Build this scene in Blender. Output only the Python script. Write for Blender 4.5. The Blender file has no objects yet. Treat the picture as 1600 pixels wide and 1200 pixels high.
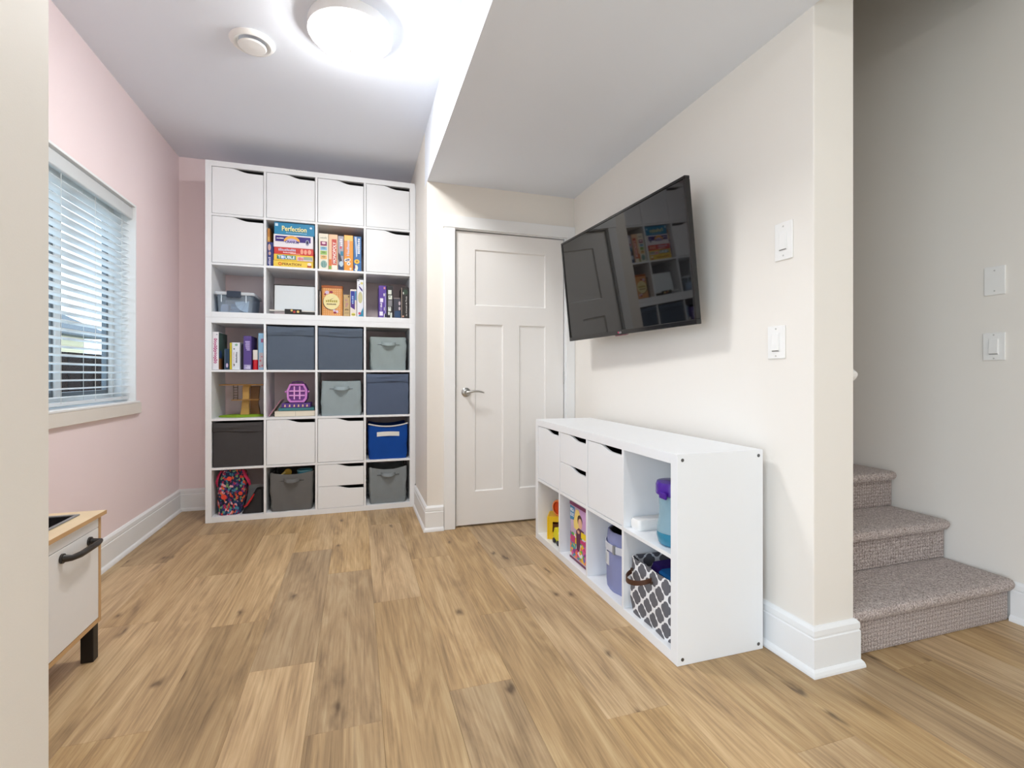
import bpy, bmesh, math, random
from mathutils import Vector, Matrix
PI = math.pi
RND = random.Random(11)
sc = bpy.context.scene
COL = sc.collection

# ------------------------------------------------------------------ camera
cam_d = bpy.data.cameras.new('camera')
cam = bpy.data.objects.new('camera', cam_d)
COL.objects.link(cam)
cam.location = (0, 0, 1.0612)
cam.rotation_euler = (PI/2, 0, -0.30793)
cam_d.sensor_fit = 'HORIZONTAL'
cam_d.sensor_width = 36
cam_d.lens = 36*761.67/1600
cam_d.shift_y = -(600-584.96)/1600
cam_d.clip_start = 0.05
sc.camera = cam

# ------------------------------------------------------------------ sky, exposure
world = bpy.data.worlds.new('overcast_sky')
sc.world = world
world.use_nodes = True
bg = world.node_tree.nodes['Background']
bg.inputs[0].default_value = (0.76, 0.88, 1.0, 1)
bg.inputs[1].default_value = 1.7
sc.view_settings.view_transform = 'Standard'
sc.view_settings.look = 'None'
sc.view_settings.exposure = 0.97
sc.view_settings.gamma = 1
sc.view_settings.use_curve_mapping = False
sc.cycles.use_denoising = True
sc.cycles.use_adaptive_sampling = True
sc.cycles.adaptive_threshold = 0.025
sc.cycles.max_bounces = 7
sc.cycles.diffuse_bounces = 5
sc.cycles.sample_clamp_indirect = 8
# added cool fill light at the left wall of the hall, unseen behind the camera
side_fill_d = bpy.data.lights.new('added_side_fill', 'AREA')
side_fill_d.shape = 'RECTANGLE'; side_fill_d.size = 2.1; side_fill_d.size_y = 2.0
side_fill_d.energy = 17; side_fill_d.color = (0.70, 0.85, 1.0)
side_fill = bpy.data.objects.new('added_side_fill', side_fill_d)
COL.objects.link(side_fill)
side_fill.location = (-1.33, -0.62, 1.08)
side_fill.rotation_euler = (0, -PI/2, 0)
LAMP_STRENGTH = 42.0
LAMP_COLOR = (1.0, 0.99, 0.975)

# ------------------------------------------------------------------ helpers
def lin(h):
    c = [int(h[i:i+2], 16)/255 for i in (0, 2, 4)]
    return tuple(x/12.92 if x <= .04045 else ((x+.055)/1.055)**2.4 for x in c)+(1,)

MATS = {}
def nodes_of(m):
    m.use_nodes = True
    nt = m.node_tree
    return nt, nt.nodes['Principled BSDF']

def col(h, rough=.5, metal=0., vary=.05, scale=40., bump=0., bscale=None, coat=0., trans=0., alpha=None, spec=None):
    """plain coloured procedural material: fine tonal noise and an optional fine relief"""
    key = (h, rough, metal, vary, scale, bump, bscale, coat, trans, spec)
    if key in MATS: return MATS[key]
    m = bpy.data.materials.new('surface_'+h)
    nt, b = nodes_of(m)
    L = nt.links
    b.inputs['Roughness'].default_value = rough
    b.inputs['Metallic'].default_value = metal
    b.inputs['Coat Weight'].default_value = coat
    b.inputs['Transmission Weight'].default_value = trans
    if spec is not None: b.inputs['Specular IOR Level'].default_value = spec
    tc = nt.nodes.new('ShaderNodeTexCoord')
    nz = nt.nodes.new('ShaderNodeTexNoise')
    nz.inputs['Scale'].default_value = scale
    L.new(tc.outputs['Object'], nz.inputs['Vector'])
    hs = nt.nodes.new('ShaderNodeHueSaturation')
    hs.inputs['Color'].default_value = lin(h)
    mr = nt.nodes.new('ShaderNodeMapRange')
    mr.inputs['To Min'].default_value = 1-vary
    mr.inputs['To Max'].default_value = 1+vary
    L.new(nz.outputs['Fac'], mr.inputs['Value'])
    L.new(mr.outputs[0], hs.inputs['Value'])
    L.new(hs.outputs[0], b.inputs['Base Color'])
    if bump:
        n2 = nt.nodes.new('ShaderNodeTexNoise')
        n2.inputs['Scale'].default_value = bscale or scale*4
        L.new(tc.outputs['Object'], n2.inputs['Vector'])
        bp = nt.nodes.new('ShaderNodeBump')
        bp.inputs['Strength'].default_value = bump
        bp.inputs['Distance'].default_value = .002
        L.new(n2.outputs['Fac'], bp.inputs['Height'])
        L.new(bp.outputs[0], b.inputs['Normal'])
    MATS[key] = m
    return m

def paint(h, rough=.6): return col(h, rough, vary=.012, scale=3, bump=.06, bscale=260)

class MB:
    def __init__(s): s.v = []; s.f = []
    def add(s, vs, fs):
        o = len(s.v); s.v += [tuple(p) for p in vs]; s.f += [tuple(i+o for i in q) for q in fs]; return s
    def box(s, x0, x1, y0, y1, z0, z1):
        v = [(x, y, z) for x in (x0, x1) for y in (y0, y1) for z in (z0, z1)]
        return s.add(v, [(0,1,3,2), (4,6,7,5), (0,4,5,1), (2,3,7,6), (0,2,6,4), (1,5,7,3)])
    def prism(s, poly, a, b, axis='y'):
        def p(q, t):
            if axis == 'y': return (q[0], t, q[1])
            if axis == 'x': return (t, q[0], q[1])
            return (q[0], q[1], t)
        n = len(poly)
        v = [p(q, a) for q in poly]+[p(q, b) for q in poly]
        return s.add(v, [tuple(range(n)), tuple(range(2*n-1, n-1, -1))]+[(i, (i+1) % n, n+(i+1) % n, n+i) for i in range(n)])
    def loft(s, rings, cap0=True, cap1=True, closed=True):
        n = len(rings[0]); v = [p for r in rings for p in r]; f = []
        for k in range(len(rings)-1):
            for i in range(n if closed else n-1):
                f.append((k*n+i, k*n+(i+1) % n, (k+1)*n+(i+1) % n, (k+1)*n+i))
        if cap0: f.append(tuple(range(n-1, -1, -1)))
        if cap1: f.append(tuple((len(rings)-1)*n+i for i in range(n)))
        return s.add(v, f)
    def cyl(s, p0, p1, r0, r1=None, n=20):
        r1 = r0 if r1 is None else r1
        return s.tube([p0, p1], [r0, r1], n)
    def tube(s, pts, r, n=10, flat=1.0):
        pts = [Vector(p) for p in pts]; m = len(pts)
        rr = r if isinstance(r, (list, tuple)) else [r]*m
        rings = []; ref = None
        for i, p in enumerate(pts):
            t = (pts[min(i+1, m-1)]-pts[max(i-1, 0)]).normalized()
            if ref is None:
                ref = Vector((0, 0, 1)) if abs(t.z) < .9 else Vector((1, 0, 0))
            a = t.cross(ref).normalized(); b = a.cross(t).normalized(); ref = b
            rings.append([p+a*math.cos(2*PI*k/n)*rr[i]+b*math.sin(2*PI*k/n)*rr[i]*flat for k in range(n)])
        return s.loft(rings)
    def lathe(s, prof, c=(0, 0, 0), n=28, axis='z', cap0=True, cap1=True):
        rings = []
        for r, z in prof:
            ring = []
            for k in range(n):
                a = 2*PI*k/n; x, y = r*math.cos(a), r*math.sin(a)
                if axis == 'z': q = (x, y, z)
                elif axis == 'y': q = (x, z, y)
                else: q = (z, x, y)
                ring.append((q[0]+c[0], q[1]+c[1], q[2]+c[2]))
            rings.append(ring)
        return s.loft(rings, cap0, cap1)
    def ball(s, c, r, n=16, m=9):
        rx, ry, rz = r if isinstance(r, (tuple, list)) else (r, r, r)
        rings = []
        for j in range(1, m):
            th = PI*j/m
            rings.append([(c[0]+rx*math.sin(th)*math.cos(2*PI*k/n), c[1]+ry*math.sin(th)*math.sin(2*PI*k/n), c[2]-rz*math.cos(th)) for k in range(n)])
        return s.loft(rings)
    def build(s, name, mat, parent=None, loc=None, bevel=0, seg=2, smooth=False, recalc=True, rot=None):
        me = bpy.data.meshes.new(name)
        me.from_pydata(s.v, [], s.f)
        if recalc:
            bm = bmesh.new(); bm.from_mesh(me)
            bmesh.ops.recalc_face_normals(bm, faces=bm.faces)
            bm.to_mesh(me); bm.free()
        if smooth:
            me.polygons.foreach_set('use_smooth', [True]*len(me.polygons))
            me.set_sharp_from_angle(angle=math.radians(38))
        me.materials.append(mat)
        o = bpy.data.objects.new(name, me)
        COL.objects.link(o)
        if parent: o.parent = parent
        if loc: o.location = loc
        if rot: o.rotation_euler = rot
        if bevel:
            b = o.modifiers.new('edge', 'BEVEL'); b.width = bevel; b.segments = seg
            b.limit_method = 'ANGLE'; b.angle_limit = math.radians(40)
        return o

def tag(o, label=None, cat=None, group=None, kind=None):
    if label: o['label'] = label
    if cat: o['category'] = cat
    if group: o['group'] = group
    if kind: o['kind'] = kind
    return o

def thing(name, label, cat, loc=(0, 0, 0), rotz=0, group=None, rot=None):
    o = bpy.data.objects.new(name, None); COL.objects.link(o)
    o.empty_display_size = .05
    o.location = loc; o.rotation_euler = rot or (0, 0, rotz)
    return tag(o, label, cat, group)

def struct(o, label=None): return tag(o, label, kind='structure')
def struct_empty(name, loc=(0, 0, 0)):
    o = bpy.data.objects.new(name, None); COL.objects.link(o); o.location = loc; o['kind'] = 'structure'; return o

# flat print: lettering, pictures and bands laid on a face
def front(a, b, off): return (a, -off, b)
def printed(parent, name, mat, polys, off=.0006, fr=front):
    m = MB()
    for k, p in enumerate(polys):
        m.add([fr(a, b, off) for a, b in p], [tuple(range(len(p)))])
    return m.build(name, mat, parent, recalc=False)

def rect(x0, x1, z0, z1): return [(x0, z0), (x1, z0), (x1, z1), (x0, z1)]
def oval(cx, cz, rx, rz=None, n=20):
    rz = rz or rx
    return [(cx+rx*math.cos(2*PI*k/n), cz+rz*math.sin(2*PI*k/n)) for k in range(n)]

TXT = {}
def text_polys(s, x0, x1, z0, z1, up=False, bold=.0):
    """glyph outlines of s fitted into the rectangle; up = reading from bottom to top"""
    if (s, bold) not in TXT:
        cu = bpy.data.curves.new('t', 'FONT'); cu.body = s; cu.size = 1; cu.offset = bold; cu.resolution_u = 3
        o = bpy.data.objects.new('t', cu); COL.objects.link(o)
        dg = bpy.context.evaluated_depsgraph_get(); dg.update()
        me = bpy.data.meshes.new_from_object(o.evaluated_get(dg))
        pts = [(v.co.x, v.co.y) for v in me.vertices]
        xs = [p[0] for p in pts]; ys = [p[1] for p in pts]
        ax, bx, ay, by = min(xs), max(xs), min(ys), max(ys)
        TXT[(s, bold)] = [[((pts[i][0]-ax)/(bx-ax), (pts[i][1]-ay)/(by-ay)) for i in f.vertices] for f in me.polygons]
        bpy.data.objects.remove(o); bpy.data.curves.remove(cu); bpy.data.meshes.remove(me)
    out = []
    for f in TXT[(s, bold)]:
        if up: out.append([(x1-(x1-x0)*b, z0+(z1-z0)*a) for a, b in f])
        else: out.append([(x0+(x1-x0)*a, z0+(z1-z0)*b) for a, b in f])
    return out

def squiggle_row(x0, x1, z0, z1, n, rnd, up=False):
    """illegible small print: a row of letter-sized marks"""
    out = []
    for k in range(n):
        if up:
            a = z0+(z1-z0)*k/n; b = z0+(z1-z0)*(k+.72)/n
            t = rnd.uniform(.6, 1); out.append(rect(x1-(x1-x0)*t, x1, a, b))
        else:
            a = x0+(x1-x0)*k/n; b = x0+(x1-x0)*(k+.72)/n
            t = rnd.uniform(.6, 1); out.append(rect(a, b, z0, z0+(z1-z0)*t))
    return out

# ------------------------------------------------------------------ materials
WALL = paint('efebe4'); PINK = paint("f8e7e8"); CEIL = paint('eaf0f9', .8); TRIM = paint('f3f5f6', .42)
DOORM = paint('f0efed', .42)
MELAMINE = col('f0f3f6', .38, vary=.01, scale=6)
INNER_SHADE = col('2a2b2d', .7)  # white insert interiors painted dark to stand for the shade behind the fronts
STEEL = col('b9b9b7', .28, metal=1, vary=.04)
DARKSTEEL = col('6f7173', .35, metal=1)
WHITEPL = col('f3f3f1', .35, vary=.01)

def plank_material():
    m = bpy.data.materials.new('oak_plank'); nt, b = nodes_of(m); N = nt.nodes; L = nt.links
    def n(t): return N.new('ShaderNode'+t)
    def math_(op, a, c=None):
        q = n('Math'); q.operation = op
        for i, x in enumerate((a, c)):
            if x is None: continue
            if isinstance(x, (int, float)): q.inputs[i].default_value = x
            else: L.new(x, q.inputs[i])
        return q.outputs[0]
    tc = n('TexCoord'); oi = n('ObjectInfo')
    comb = n('CombineXYZ'); L.new(math_('MULTIPLY', oi.outputs['Random'], 37.), comb.inputs[0]); L.new(math_('MULTIPLY', oi.outputs['Random'], 91.), comb.inputs[1])
    add = n('VectorMath'); add.operation = 'ADD'; L.new(tc.outputs['Object'], add.inputs[0]); L.new(comb.outputs[0], add.inputs[1])
    def stretched(sx, sy, scale, detail=6, dist=0.0, rough=.6):
        mp = n('Mapping'); mp.inputs['Scale'].default_value = (sx, sy, 1); L.new(add.outputs[0], mp.inputs['Vector'])
        z = n('TexNoise'); z.inputs['Scale'].default_value = scale; z.inputs['Detail'].default_value = detail; z.inputs['Distortion'].default_value = dist
        z.inputs['Roughness'].default_value = rough
        L.new(mp.outputs[0], z.inputs['Vector']); return z.outputs['Fac']
    cath = stretched(8, 1.0, 1.0, 5, 2.2, .58)          # broad cathedral figure
    fine = stretched(120, 3, 1.0, 6, .3)           # fine grain
    blot = stretched(4, 1.5, 1.0, 3, .6)
    cr = n('ValToRGB'); e = cr.color_ramp.elements
    e[0].position = .33; e[0].color = lin('8a7152'); e[1].position = .66; e[1].color = lin('d2b78c')
    x = e.new(.5); x.color = lin('b99a70')
    mix = math_('ADD', math_('MULTIPLY', cath, .58), math_('MULTIPLY', fine, .42))
    L.new(mix, cr.inputs[0])
    streak = stretched(55, 1.3, 1.0, 8, 1.2, .7)
    sr = n('MapRange'); sr.inputs['From Min'].default_value = .54; sr.inputs['From Max'].default_value = .72; L.new(streak, sr.inputs['Value'])
    ms = n('MixRGB'); ms.inputs[2].default_value = lin('75583f'); L.new(cr.outputs[0], ms.inputs[1]); L.new(math_('MULTIPLY', sr.outputs[0], .40), ms.inputs[0])
    # knots
    mp = n('Mapping'); mp.inputs['Scale'].default_value = (5.0, 1.9, 1); L.new(add.outputs[0], mp.inputs['Vector'])
    nz2 = n('TexNoise'); nz2.inputs['Scale'].default_value = 4; L.new(mp.outputs[0], nz2.inputs['Vector'])
    av = n('VectorMath'); av.operation = 'MULTIPLY_ADD'; L.new(nz2.outputs['Color'], av.inputs[0]); av.inputs[1].default_value = (.28, .28, 0); L.new(mp.outputs[0], av.inputs[2])
    vo = n('TexVoronoi'); vo.voronoi_dimensions = '2D'; vo.inputs['Scale'].default_value = 1.0; L.new(av.outputs[0], vo.inputs['Vector'])
    kr = n('MapRange'); kr.inputs['From Min'].default_value = .02; kr.inputs['From Max'].default_value = .11; kr.inputs['To Min'].default_value = 1; kr.inputs['To Max'].default_value = 0
    L.new(vo.outputs['Distance'], kr.inputs['Value'])
    sep = n('SeparateColor'); L.new(vo.outputs['Color'], sep.inputs[0])
    knot = math_('MULTIPLY', kr.outputs[0], math_('GREATER_THAN', sep.outputs[0], .5))
    mk = n('MixRGB'); mk.inputs[2].default_value = lin('4a3524'); L.new(ms.outputs[0], mk.inputs[1]); L.new(math_('MULTIPLY', math_('POWER', knot, 1.4), .75), mk.inputs[0])
    hs = n('HueSaturation'); L.new(mk.outputs[0], hs.inputs['Color'])
    sc_ = n('SeparateColor'); L.new(oi.outputs['Color'], sc_.inputs[0])
    tone = math_('MULTIPLY', sc_.outputs[0], math_('ADD', math_('MULTIPLY', blot, .3), .85))
    L.new(tone, hs.inputs['Value']); L.new(sc_.outputs[1], hs.inputs['Saturation'])
    L.new(hs.outputs[0], b.inputs['Base Color'])
    b.inputs['Roughness'].default_value = .42; b.inputs['Specular IOR Level'].default_value = .35
    bp = n('Bump'); bp.inputs['Strength'].default_value = .12; bp.inputs['Distance'].default_value = .002; L.new(fine, bp.inputs['Height']); L.new(bp.outputs[0], b.inputs['Normal'])
    return m

def carpet_material(grid):
    m = bpy.data.materials.new('carpet'); nt, b = nodes_of(m); N = nt.nodes; L = nt.links
    tc = N.new('ShaderNodeTexCoord')
    z = N.new('ShaderNodeTexNoise'); z.inputs['Scale'].default_value = 190; z.inputs['Detail'].default_value = 3; L.new(tc.outputs['Object'], z.inputs['Vector'])
    z2 = N.new('ShaderNodeTexNoise'); z2.inputs['Scale'].default_value = 5; L.new(tc.outputs['Object'], z2.inputs['Vector'])
    cr = N.new('ShaderNodeValToRGB'); e = cr.color_ramp.elements
    e[0].position = .34; e[0].color = lin('8e7f78'); e[1].position = .64; e[1].color = lin('e2d6d1'); e.new(.5).color = lin('c0b3ae')
    L.new(z.outputs['Fac'], cr.inputs[0])
    vo = N.new('ShaderNodeTexVoronoi'); vo.inputs['Scale'].default_value = 62; vo.inputs['Randomness'].default_value = .12 if grid else 1.
    L.new(tc.outputs['Object'], vo.inputs['Vector'])
    mx = N.new('ShaderNodeMixRGB'); mx.blend_type = 'MULTIPLY'; mx.inputs[0].default_value = .8 if grid else .25
    c2 = N.new('ShaderNodeValToRGB'); c2.color_ramp.elements[0].color = (1, 1, 1, 1); c2.color_ramp.elements[1].color = (.42, .38, .36, 1); c2.color_ramp.elements[0].position = .25; c2.color_ramp.elements[1].position = .75
    L.new(vo.outputs['Distance'], c2.inputs[0]); L.new(cr.outputs[0], mx.inputs[1]); L.new(c2.outputs[0], mx.inputs[2])
    L.new(mx.outputs[0], b.inputs['Base Color'])
    ad = N.new('ShaderNodeMath'); ad.operation = 'SUBTRACT'; L.new(z.outputs['Fac'], ad.inputs[0]); L.new(vo.outputs['Distance'], ad.inputs[1])
    bp = N.new('ShaderNodeBump'); bp.inputs['Strength'].default_value = .9; bp.inputs['Distance'].default_value = .006; L.new(ad.outputs[0], bp.inputs['Height']); L.new(bp.outputs[0], b.inputs['Normal'])
    b.inputs['Roughness'].default_value = .95; b.inputs['Specular IOR Level'].default_value = .1
    b.inputs['Sheen Weight'].default_value = .2
    return m

def fabric(h, scale=500, vary=.06):
    return col(h, .9, vary=vary, scale=14, bump=.35, bscale=scale, spec=.15)

def glass_material(h='ffffff', rough=.0, tint=.9):
    """thin pane: mostly see-through with a mirror share"""
    key = ('glass', h, rough, tint)
    if key in MATS: return MATS[key]
    m = bpy.data.materials.new('clear_pane'); nt, b = nodes_of(m); N = nt.nodes; L = nt.links
    tr = N.new('ShaderNodeBsdfTransparent'); c = lin(h); tr.inputs[0].default_value = c
    b.inputs['Base Color'].default_value = c; b.inputs['Roughness'].default_value = rough+.05
    mx = N.new('ShaderNodeMixShader'); mx.inputs[0].default_value = 1-tint
    L.new(tr.outputs[0], mx.inputs[1]); L.new(b.outputs[0], mx.inputs[2]); L.new(mx.outputs[0], N['Material Output'].inputs[0])
    MATS[key] = m
    return m

def patch_material(name, cols, scale, rough=.7, stretch=(1, 1, 1)):
    """printed cloth or packet with a jumble of coloured motifs"""
    m = bpy.data.materials.new(name); nt, b = nodes_of(m); N = nt.nodes; L = nt.links
    tc = N.new('ShaderNodeTexCoord'); mp = N.new('ShaderNodeMapping'); mp.inputs['Scale'].default_value = stretch
    L.new(tc.outputs['Object'], mp.inputs[0])
    vo = N.new('ShaderNodeTexVoronoi'); vo.inputs['Scale'].default_value = scale; L.new(mp.outputs[0], vo.inputs['Vector'])
    sp = N.new('ShaderNodeSeparateColor'); L.new(vo.outputs['Color'], sp.inputs[0])
    cr = N.new('ShaderNodeValToRGB'); cr.color_ramp.interpolation = 'CONSTANT'
    e = cr.color_ramp.elements
    e[0].color = lin(cols[0]); e[1].position = 1/len(cols); e[1].color = lin(cols[1])
    for k in range(2, len(cols)): e.new(k/len(cols)).color = lin(cols[k])
    L.new(sp.outputs[0], cr.inputs[0]); L.new(cr.outputs[0], b.inputs['Base Color'])
    b.inputs['Roughness'].default_value = rough
    return m

def trellis_material():
    m = bpy.data.materials.new('grey_white_trellis_cloth'); nt, b = nodes_of(m); N = nt.nodes; L = nt.links
    def M(op, a, c=None):
        q = N.new('ShaderNodeMath'); q.operation = op
        for i, x in enumerate((a, c)):
            if x is None: continue
            if isinstance(x, (int, float)): q.inputs[i].default_value = x
            else: L.new(x, q.inputs[i])
        return q.outputs[0]
    tc = N.new('ShaderNodeTexCoord'); sp = N.new('ShaderNodeSeparateXYZ'); L.new(tc.outputs['Object'], sp.inputs[0])
    S = 1/.082
    def foil(ox):
        ax = M('ABSOLUTE', M('SUBTRACT', M('FRACT', M('ADD', M('MULTIPLY', M('ADD', sp.outputs[0], sp.outputs[1]), S), 20+ox)), .5))
        az = M('ABSOLUTE', M('SUBTRACT', M('FRACT', M('ADD', M('MULTIPLY', sp.outputs[2], S), 20+ox)), .5))
        a = M('SUBTRACT', M('MAXIMUM', ax, az), .165); c = M('MINIMUM', ax, az)
        return M('SUBTRACT', M('SQRT', M('ADD', M('MULTIPLY', a, a), M('MULTIPLY', c, c))), .20)
    d = M('GREATER_THAN', M('MINIMUM', foil(0.), foil(.5)), 0)
    mx = N.new('ShaderNodeMixRGB'); mx.inputs[1].default_value = lin('67676d'); mx.inputs[2].default_value = lin('eef0f2'); L.new(d, mx.inputs[0])
    L.new(mx.outputs[0], b.inputs['Base Color']); b.inputs['Roughness'].default_value = .9
    return m

def birch(h='dfc7a2'):
    m = col(h, .5, vary=.07, scale=9)
    return m

# ------------------------------------------------------------------ the room shell
XL, XBOX, XR, XR2, XS = -1.315, .452, 1.54, 1.731, 2.70
YB, YD, YE = 4.385, 3.315, 1.32
ZC, ZBK = 2.75, 2.368
YREAR = -2.2

m = MB().box(XL-.15, XS+.15, YREAR, YB+.12, -.2, -.013)
floor = struct(m.build('floor', col('4a3c2e', .8)), 'oak look plank floor of the play room')
OAK = plank_material()
pl_cache = {}
def plank(x0, x1, y0, y1, tone, sat):
    key = (round(x1-x0, 3), round(y1-y0, 3))
    if key not in pl_cache:
        w, l = (x1-x0)/2, (y1-y0)/2; g = .0002
        mb = MB(); b = .0007
        rings = []
        for z, i in ((-.0125, g), (-b, g), (0, g+b)):
            rings.append([(-w+i, -l+i, z), (w-i, -l+i, z), (w-i, l-i, z), (-w+i, l-i, z)])
        mb.loft(rings)
        o = mb.build('plank', OAK, floor); pl_cache[key] = o.data
    else:
        o = bpy.data.objects.new('plank', pl_cache[key]); COL.objects.link(o); o.parent = floor
    o.location = ((x0+x1)/2, (y0+y1)/2, 0)
    o.color = (.985+(tone-1)*.95, sat, 0, 1)
PW, PLN = .22, 1.22
known = {-2: 2.33, -1: 1.937, 0: 2.765, 1: 2.35}      # columns whose butt joints show in the photo
tones = {(-1, 0): 1.13, (-1, 1): .84, (-2, 0): .84, (-2, 1): 1.1, (0, 0): .87, (0, 1): 1.06, (1, 0): .93, (1, 1): 1.1, (-1, 2): 1.05, (-3, 0): 1.06, (-3, 1): .9, (2, 0): 1.04, (2, 1): 1.0}
for k in range(-6, 14):
    xa = -.145+PW*k; xb = xa+PW
    xa, xb = max(xa, XL+.001), min(xb, XS-.001)
    if xb-xa < .01: continue
    j0 = known.get(k, 1.9+((k*.47) % 1.22))
    n0 = -4
    for q in range(-4, 4):
        ya = j0+PLN*(q-1); yb = ya+PLN
        ya, yb = max(ya, YREAR+.01), min(yb, YB-.001)
        if yb-ya < .02: continue
        if k >= 3 and ya > 3.5: continue
        t = tones.get((k, q), RND.choice((.86, .93, 1.0, 1.05, 1.1)))
        plank(xa, xb, ya, yb, t, RND.uniform(.92, 1.05))

# walls
WY0, WY1, WZ0, WZ1 = 2.42, 3.613, .885, 2.112
m = MB()
m.box(XL-.15, XL, YREAR, -1.69, 0, ZC).box(XL-.15, XL, -1.69, .45, 2.1, ZC).box(XL-.15, XL, .45, WY0, 0, ZC).box(XL-.15, XL, WY1, YB+.12, 0, ZC).box(XL-.15, XL, WY0, WY1, 0, WZ0).box(XL-.15, XL, WY0, WY1, WZ1, ZC)
struct(m.build('wall_left', PINK), 'pale pink wall with the window')
struct(MB().box(XL, XBOX+.12, YB, YB+.12, 0, ZC).build('wall_back', PINK), 'pale pink wall behind the tall shelving')
struct(MB().box(XBOX, XBOX+.115, YD+.115, YB, 0, ZC).build('wall_alcove', WALL))
DX0, DX1, DZ1 = .632, 1.477, 2.075
m = MB().box(XBOX, DX0, YD, YD+.115, 0, ZBK).box(DX1, XR, YD, YD+.115, 0, ZBK).box(DX0, DX1, YD, YD+.115, DZ1, ZBK)
struct(m.build('wall_door', WALL), 'off-white wall around the closet door')
struct(MB().box(XR, XR2, YE, YB+.12, 0, 4.6).build('wall_right', WALL, bevel=.004), 'off-white wall carrying the television')
struct(MB().box(XS, XS+.15, YREAR, YB+.12, 0, 4.6).build('wall_stairs', WALL), 'off-white wall beside the carpeted stairs')
struct(MB().box(XR2, XS, YB-.1, YB+.12, 0, 4.6).build('wall_stairs_end', WALL))
struct(MB().box(XL, -.484, .80, 1.0, 0, ZC).build('wall_near', WALL, bevel=.004), 'off-white wall end at the left edge of the view')
struct(MB().box(XL-.15, XBOX, YREAR, YB+.12, ZC, ZC+.15).build('ceiling', CEIL))
struct(MB().box(XBOX, XR, YREAR, .9, ZC, ZC+.15).build('ceiling_hall', CEIL))
struct(MB().box(XBOX, XR, .9, YD+.115, ZBK, ZC+.15).build('ceiling_bulkhead', CEIL), 'dropped ceiling box over the door')
struct(MB().box(XR, XS, YREAR, YE, ZC, ZC+.15).build('ceiling_stair_foot', CEIL))
struct(MB().box(XR, XS+.15, YE-.12, YB+.12, 4.6, 4.7).build('ceiling_stairwell', CEIL))
struct(MB().box(XR2, XS, YE-.12, YE, ZC+.15, 4.6).build('wall_stairwell_front', WALL))
struct(MB().box(XBOX+.115, XR, YB, YB+.12, 0, ZC).build('wall_closet_back', WALL))

# rear of the hall behind the camera
struct(MB().box(XL-.15, XS+.15, YREAR-.12, YREAR, 0, ZC).build('wall_rear', WALL))

# baseboards: stepped cap, flat board and quarter round at the floor
BPROF = [(0, 0), (.027, 0), (.0265, .008), (.023, .018), (.017, .025), (.0155, .026), (.0155, .129), (.0125, .132), (.0125, .136), (.0145, .139), (.0135, .158), (.006, .168), (0, .170)]
def baseboard(name, path, side):
    """path of wall points; side=+1 puts the board to the left of the walking direction"""
    P = [Vector((x, y)) for x, y in path]; rings = []
    for i, p in enumerate(P):
        d0 = (P[i]-P[i-1]).normalized() if i else None
        d1 = (P[i+1]-P[i]).normalized() if i < len(P)-1 else None
        nrm = lambda d: Vector((-d.y, d.x))*side
        if d0 is None: n = nrm(d1)
        elif d1 is None: n = nrm(d0)
        else:
            a, b = nrm(d0), nrm(d1); n = (a+b); n = n/ (n.dot(a))
        rings.append([(p.x+n.x*o, p.y+n.y*o, z+.0005) for o, z in BPROF])
    return struct(MB().loft(rings).build(name, TRIM))
baseboard('baseboard_left', [(XL, 1.02), (XL, YB), (XBOX, YB)], -1)
baseboard('baseboard_alcove', [(XBOX, YB-.03), (XBOX, YD), (.562, YD)], -1)
baseboard('baseboard_right', [(XR, YD-.02), (XR, YE), (XR2, YE), (XR2, YE+.03)], -1)
baseboard('baseboard_stairs', [(XS, YREAR), (XS, 1.352)], 1)
struct(MB().box(XBOX-.0285, XBOX-.002, 3.970, 3.985, .18, 2.58).build('trim_filler', MELAMINE), 'white filler strip between tall shelving and wall')

# window
win = struct_empty('window_1', (XL, 3.0, WZ0)); win['label'] = 'white window with open horizontal blinds'
def wl(mb, *b):   # world box to window-local box
    x0, x1, y0, y1, z0, z1 = b
    return mb.box(x0-XL, x1-XL, y0-3.0, y1-3.0, z0-WZ0, z1-WZ0)
m = MB(); wl(m, XL-.15, XL+.002, WY1-.012, WY1+.0, WZ0, WZ1); wl(m, XL-.15, XL+.002, WY0, WY0+.012, WZ0, WZ1); wl(m, XL-.15, XL+.002, WY0+.012, WY1-.012, WZ1-.012, WZ1)
m.build('jamb', TRIM, win)
m = MB(); wl(m, XL-.15, XL+.022, WY0-.0, WY1, WZ0-.0, WZ0+.012)
m.build('stool', TRIM, win, bevel=.002)
m = MB(); wl(m, XL, XL+.020, WY0-.03, WY1+.027, WZ0-.066, WZ0)
m.build('sill', paint('e9e4dc', .45), win, bevel=.002)
m = MB(); xa, xb = XL-.149, XL-.11; y0, y1, z0, z1 = WY0+.012, WY1-.012, WZ0+.012, WZ1-.012
wl(m, xa, xb, y0, y0+.055, z0, z1); wl(m, xa, xb, y1-.055, y1, z0, z1); wl(m, xa, xb, y0+.055, y1-.055, z0, z0+.05); wl(m, xa, xb, y0+.055, y1-.055, z1-.05, z1)
wl(m, xa, xb, 2.985, 3.035, z0+.05, z1-.05)
fr_ = m.build('window_frame', WHITEPL, win, bevel=.003)
m = MB(); t = .022; xa2, xb2 = XL-.142, XL-.118
for a, b in ((y0+.055, 2.985), (3.035, y1-.055)):
    wl(m, xa2, xb2, a, a+t, z0+.05, z1-.05); wl(m, xa2, xb2, b-t, b, z0+.05, z1-.05); wl(m, xa2, xb2, a+t, b-t, z0+.05, z0+.05+t); wl(m, xa2, xb2, a+t, b-t, z1-.05-t, z1-.05)
m.build('glazing_bead', col('6a7076', .5), win)
for a, b in ((y0+.078, 2.962), (3.058, y1-.078)):
    m = MB(); wl(m, XL-.132, XL-.128, a, b, z0+.073, z1-.073); m.build('pane', glass_material('f4fbff', 0, .97), win)

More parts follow.
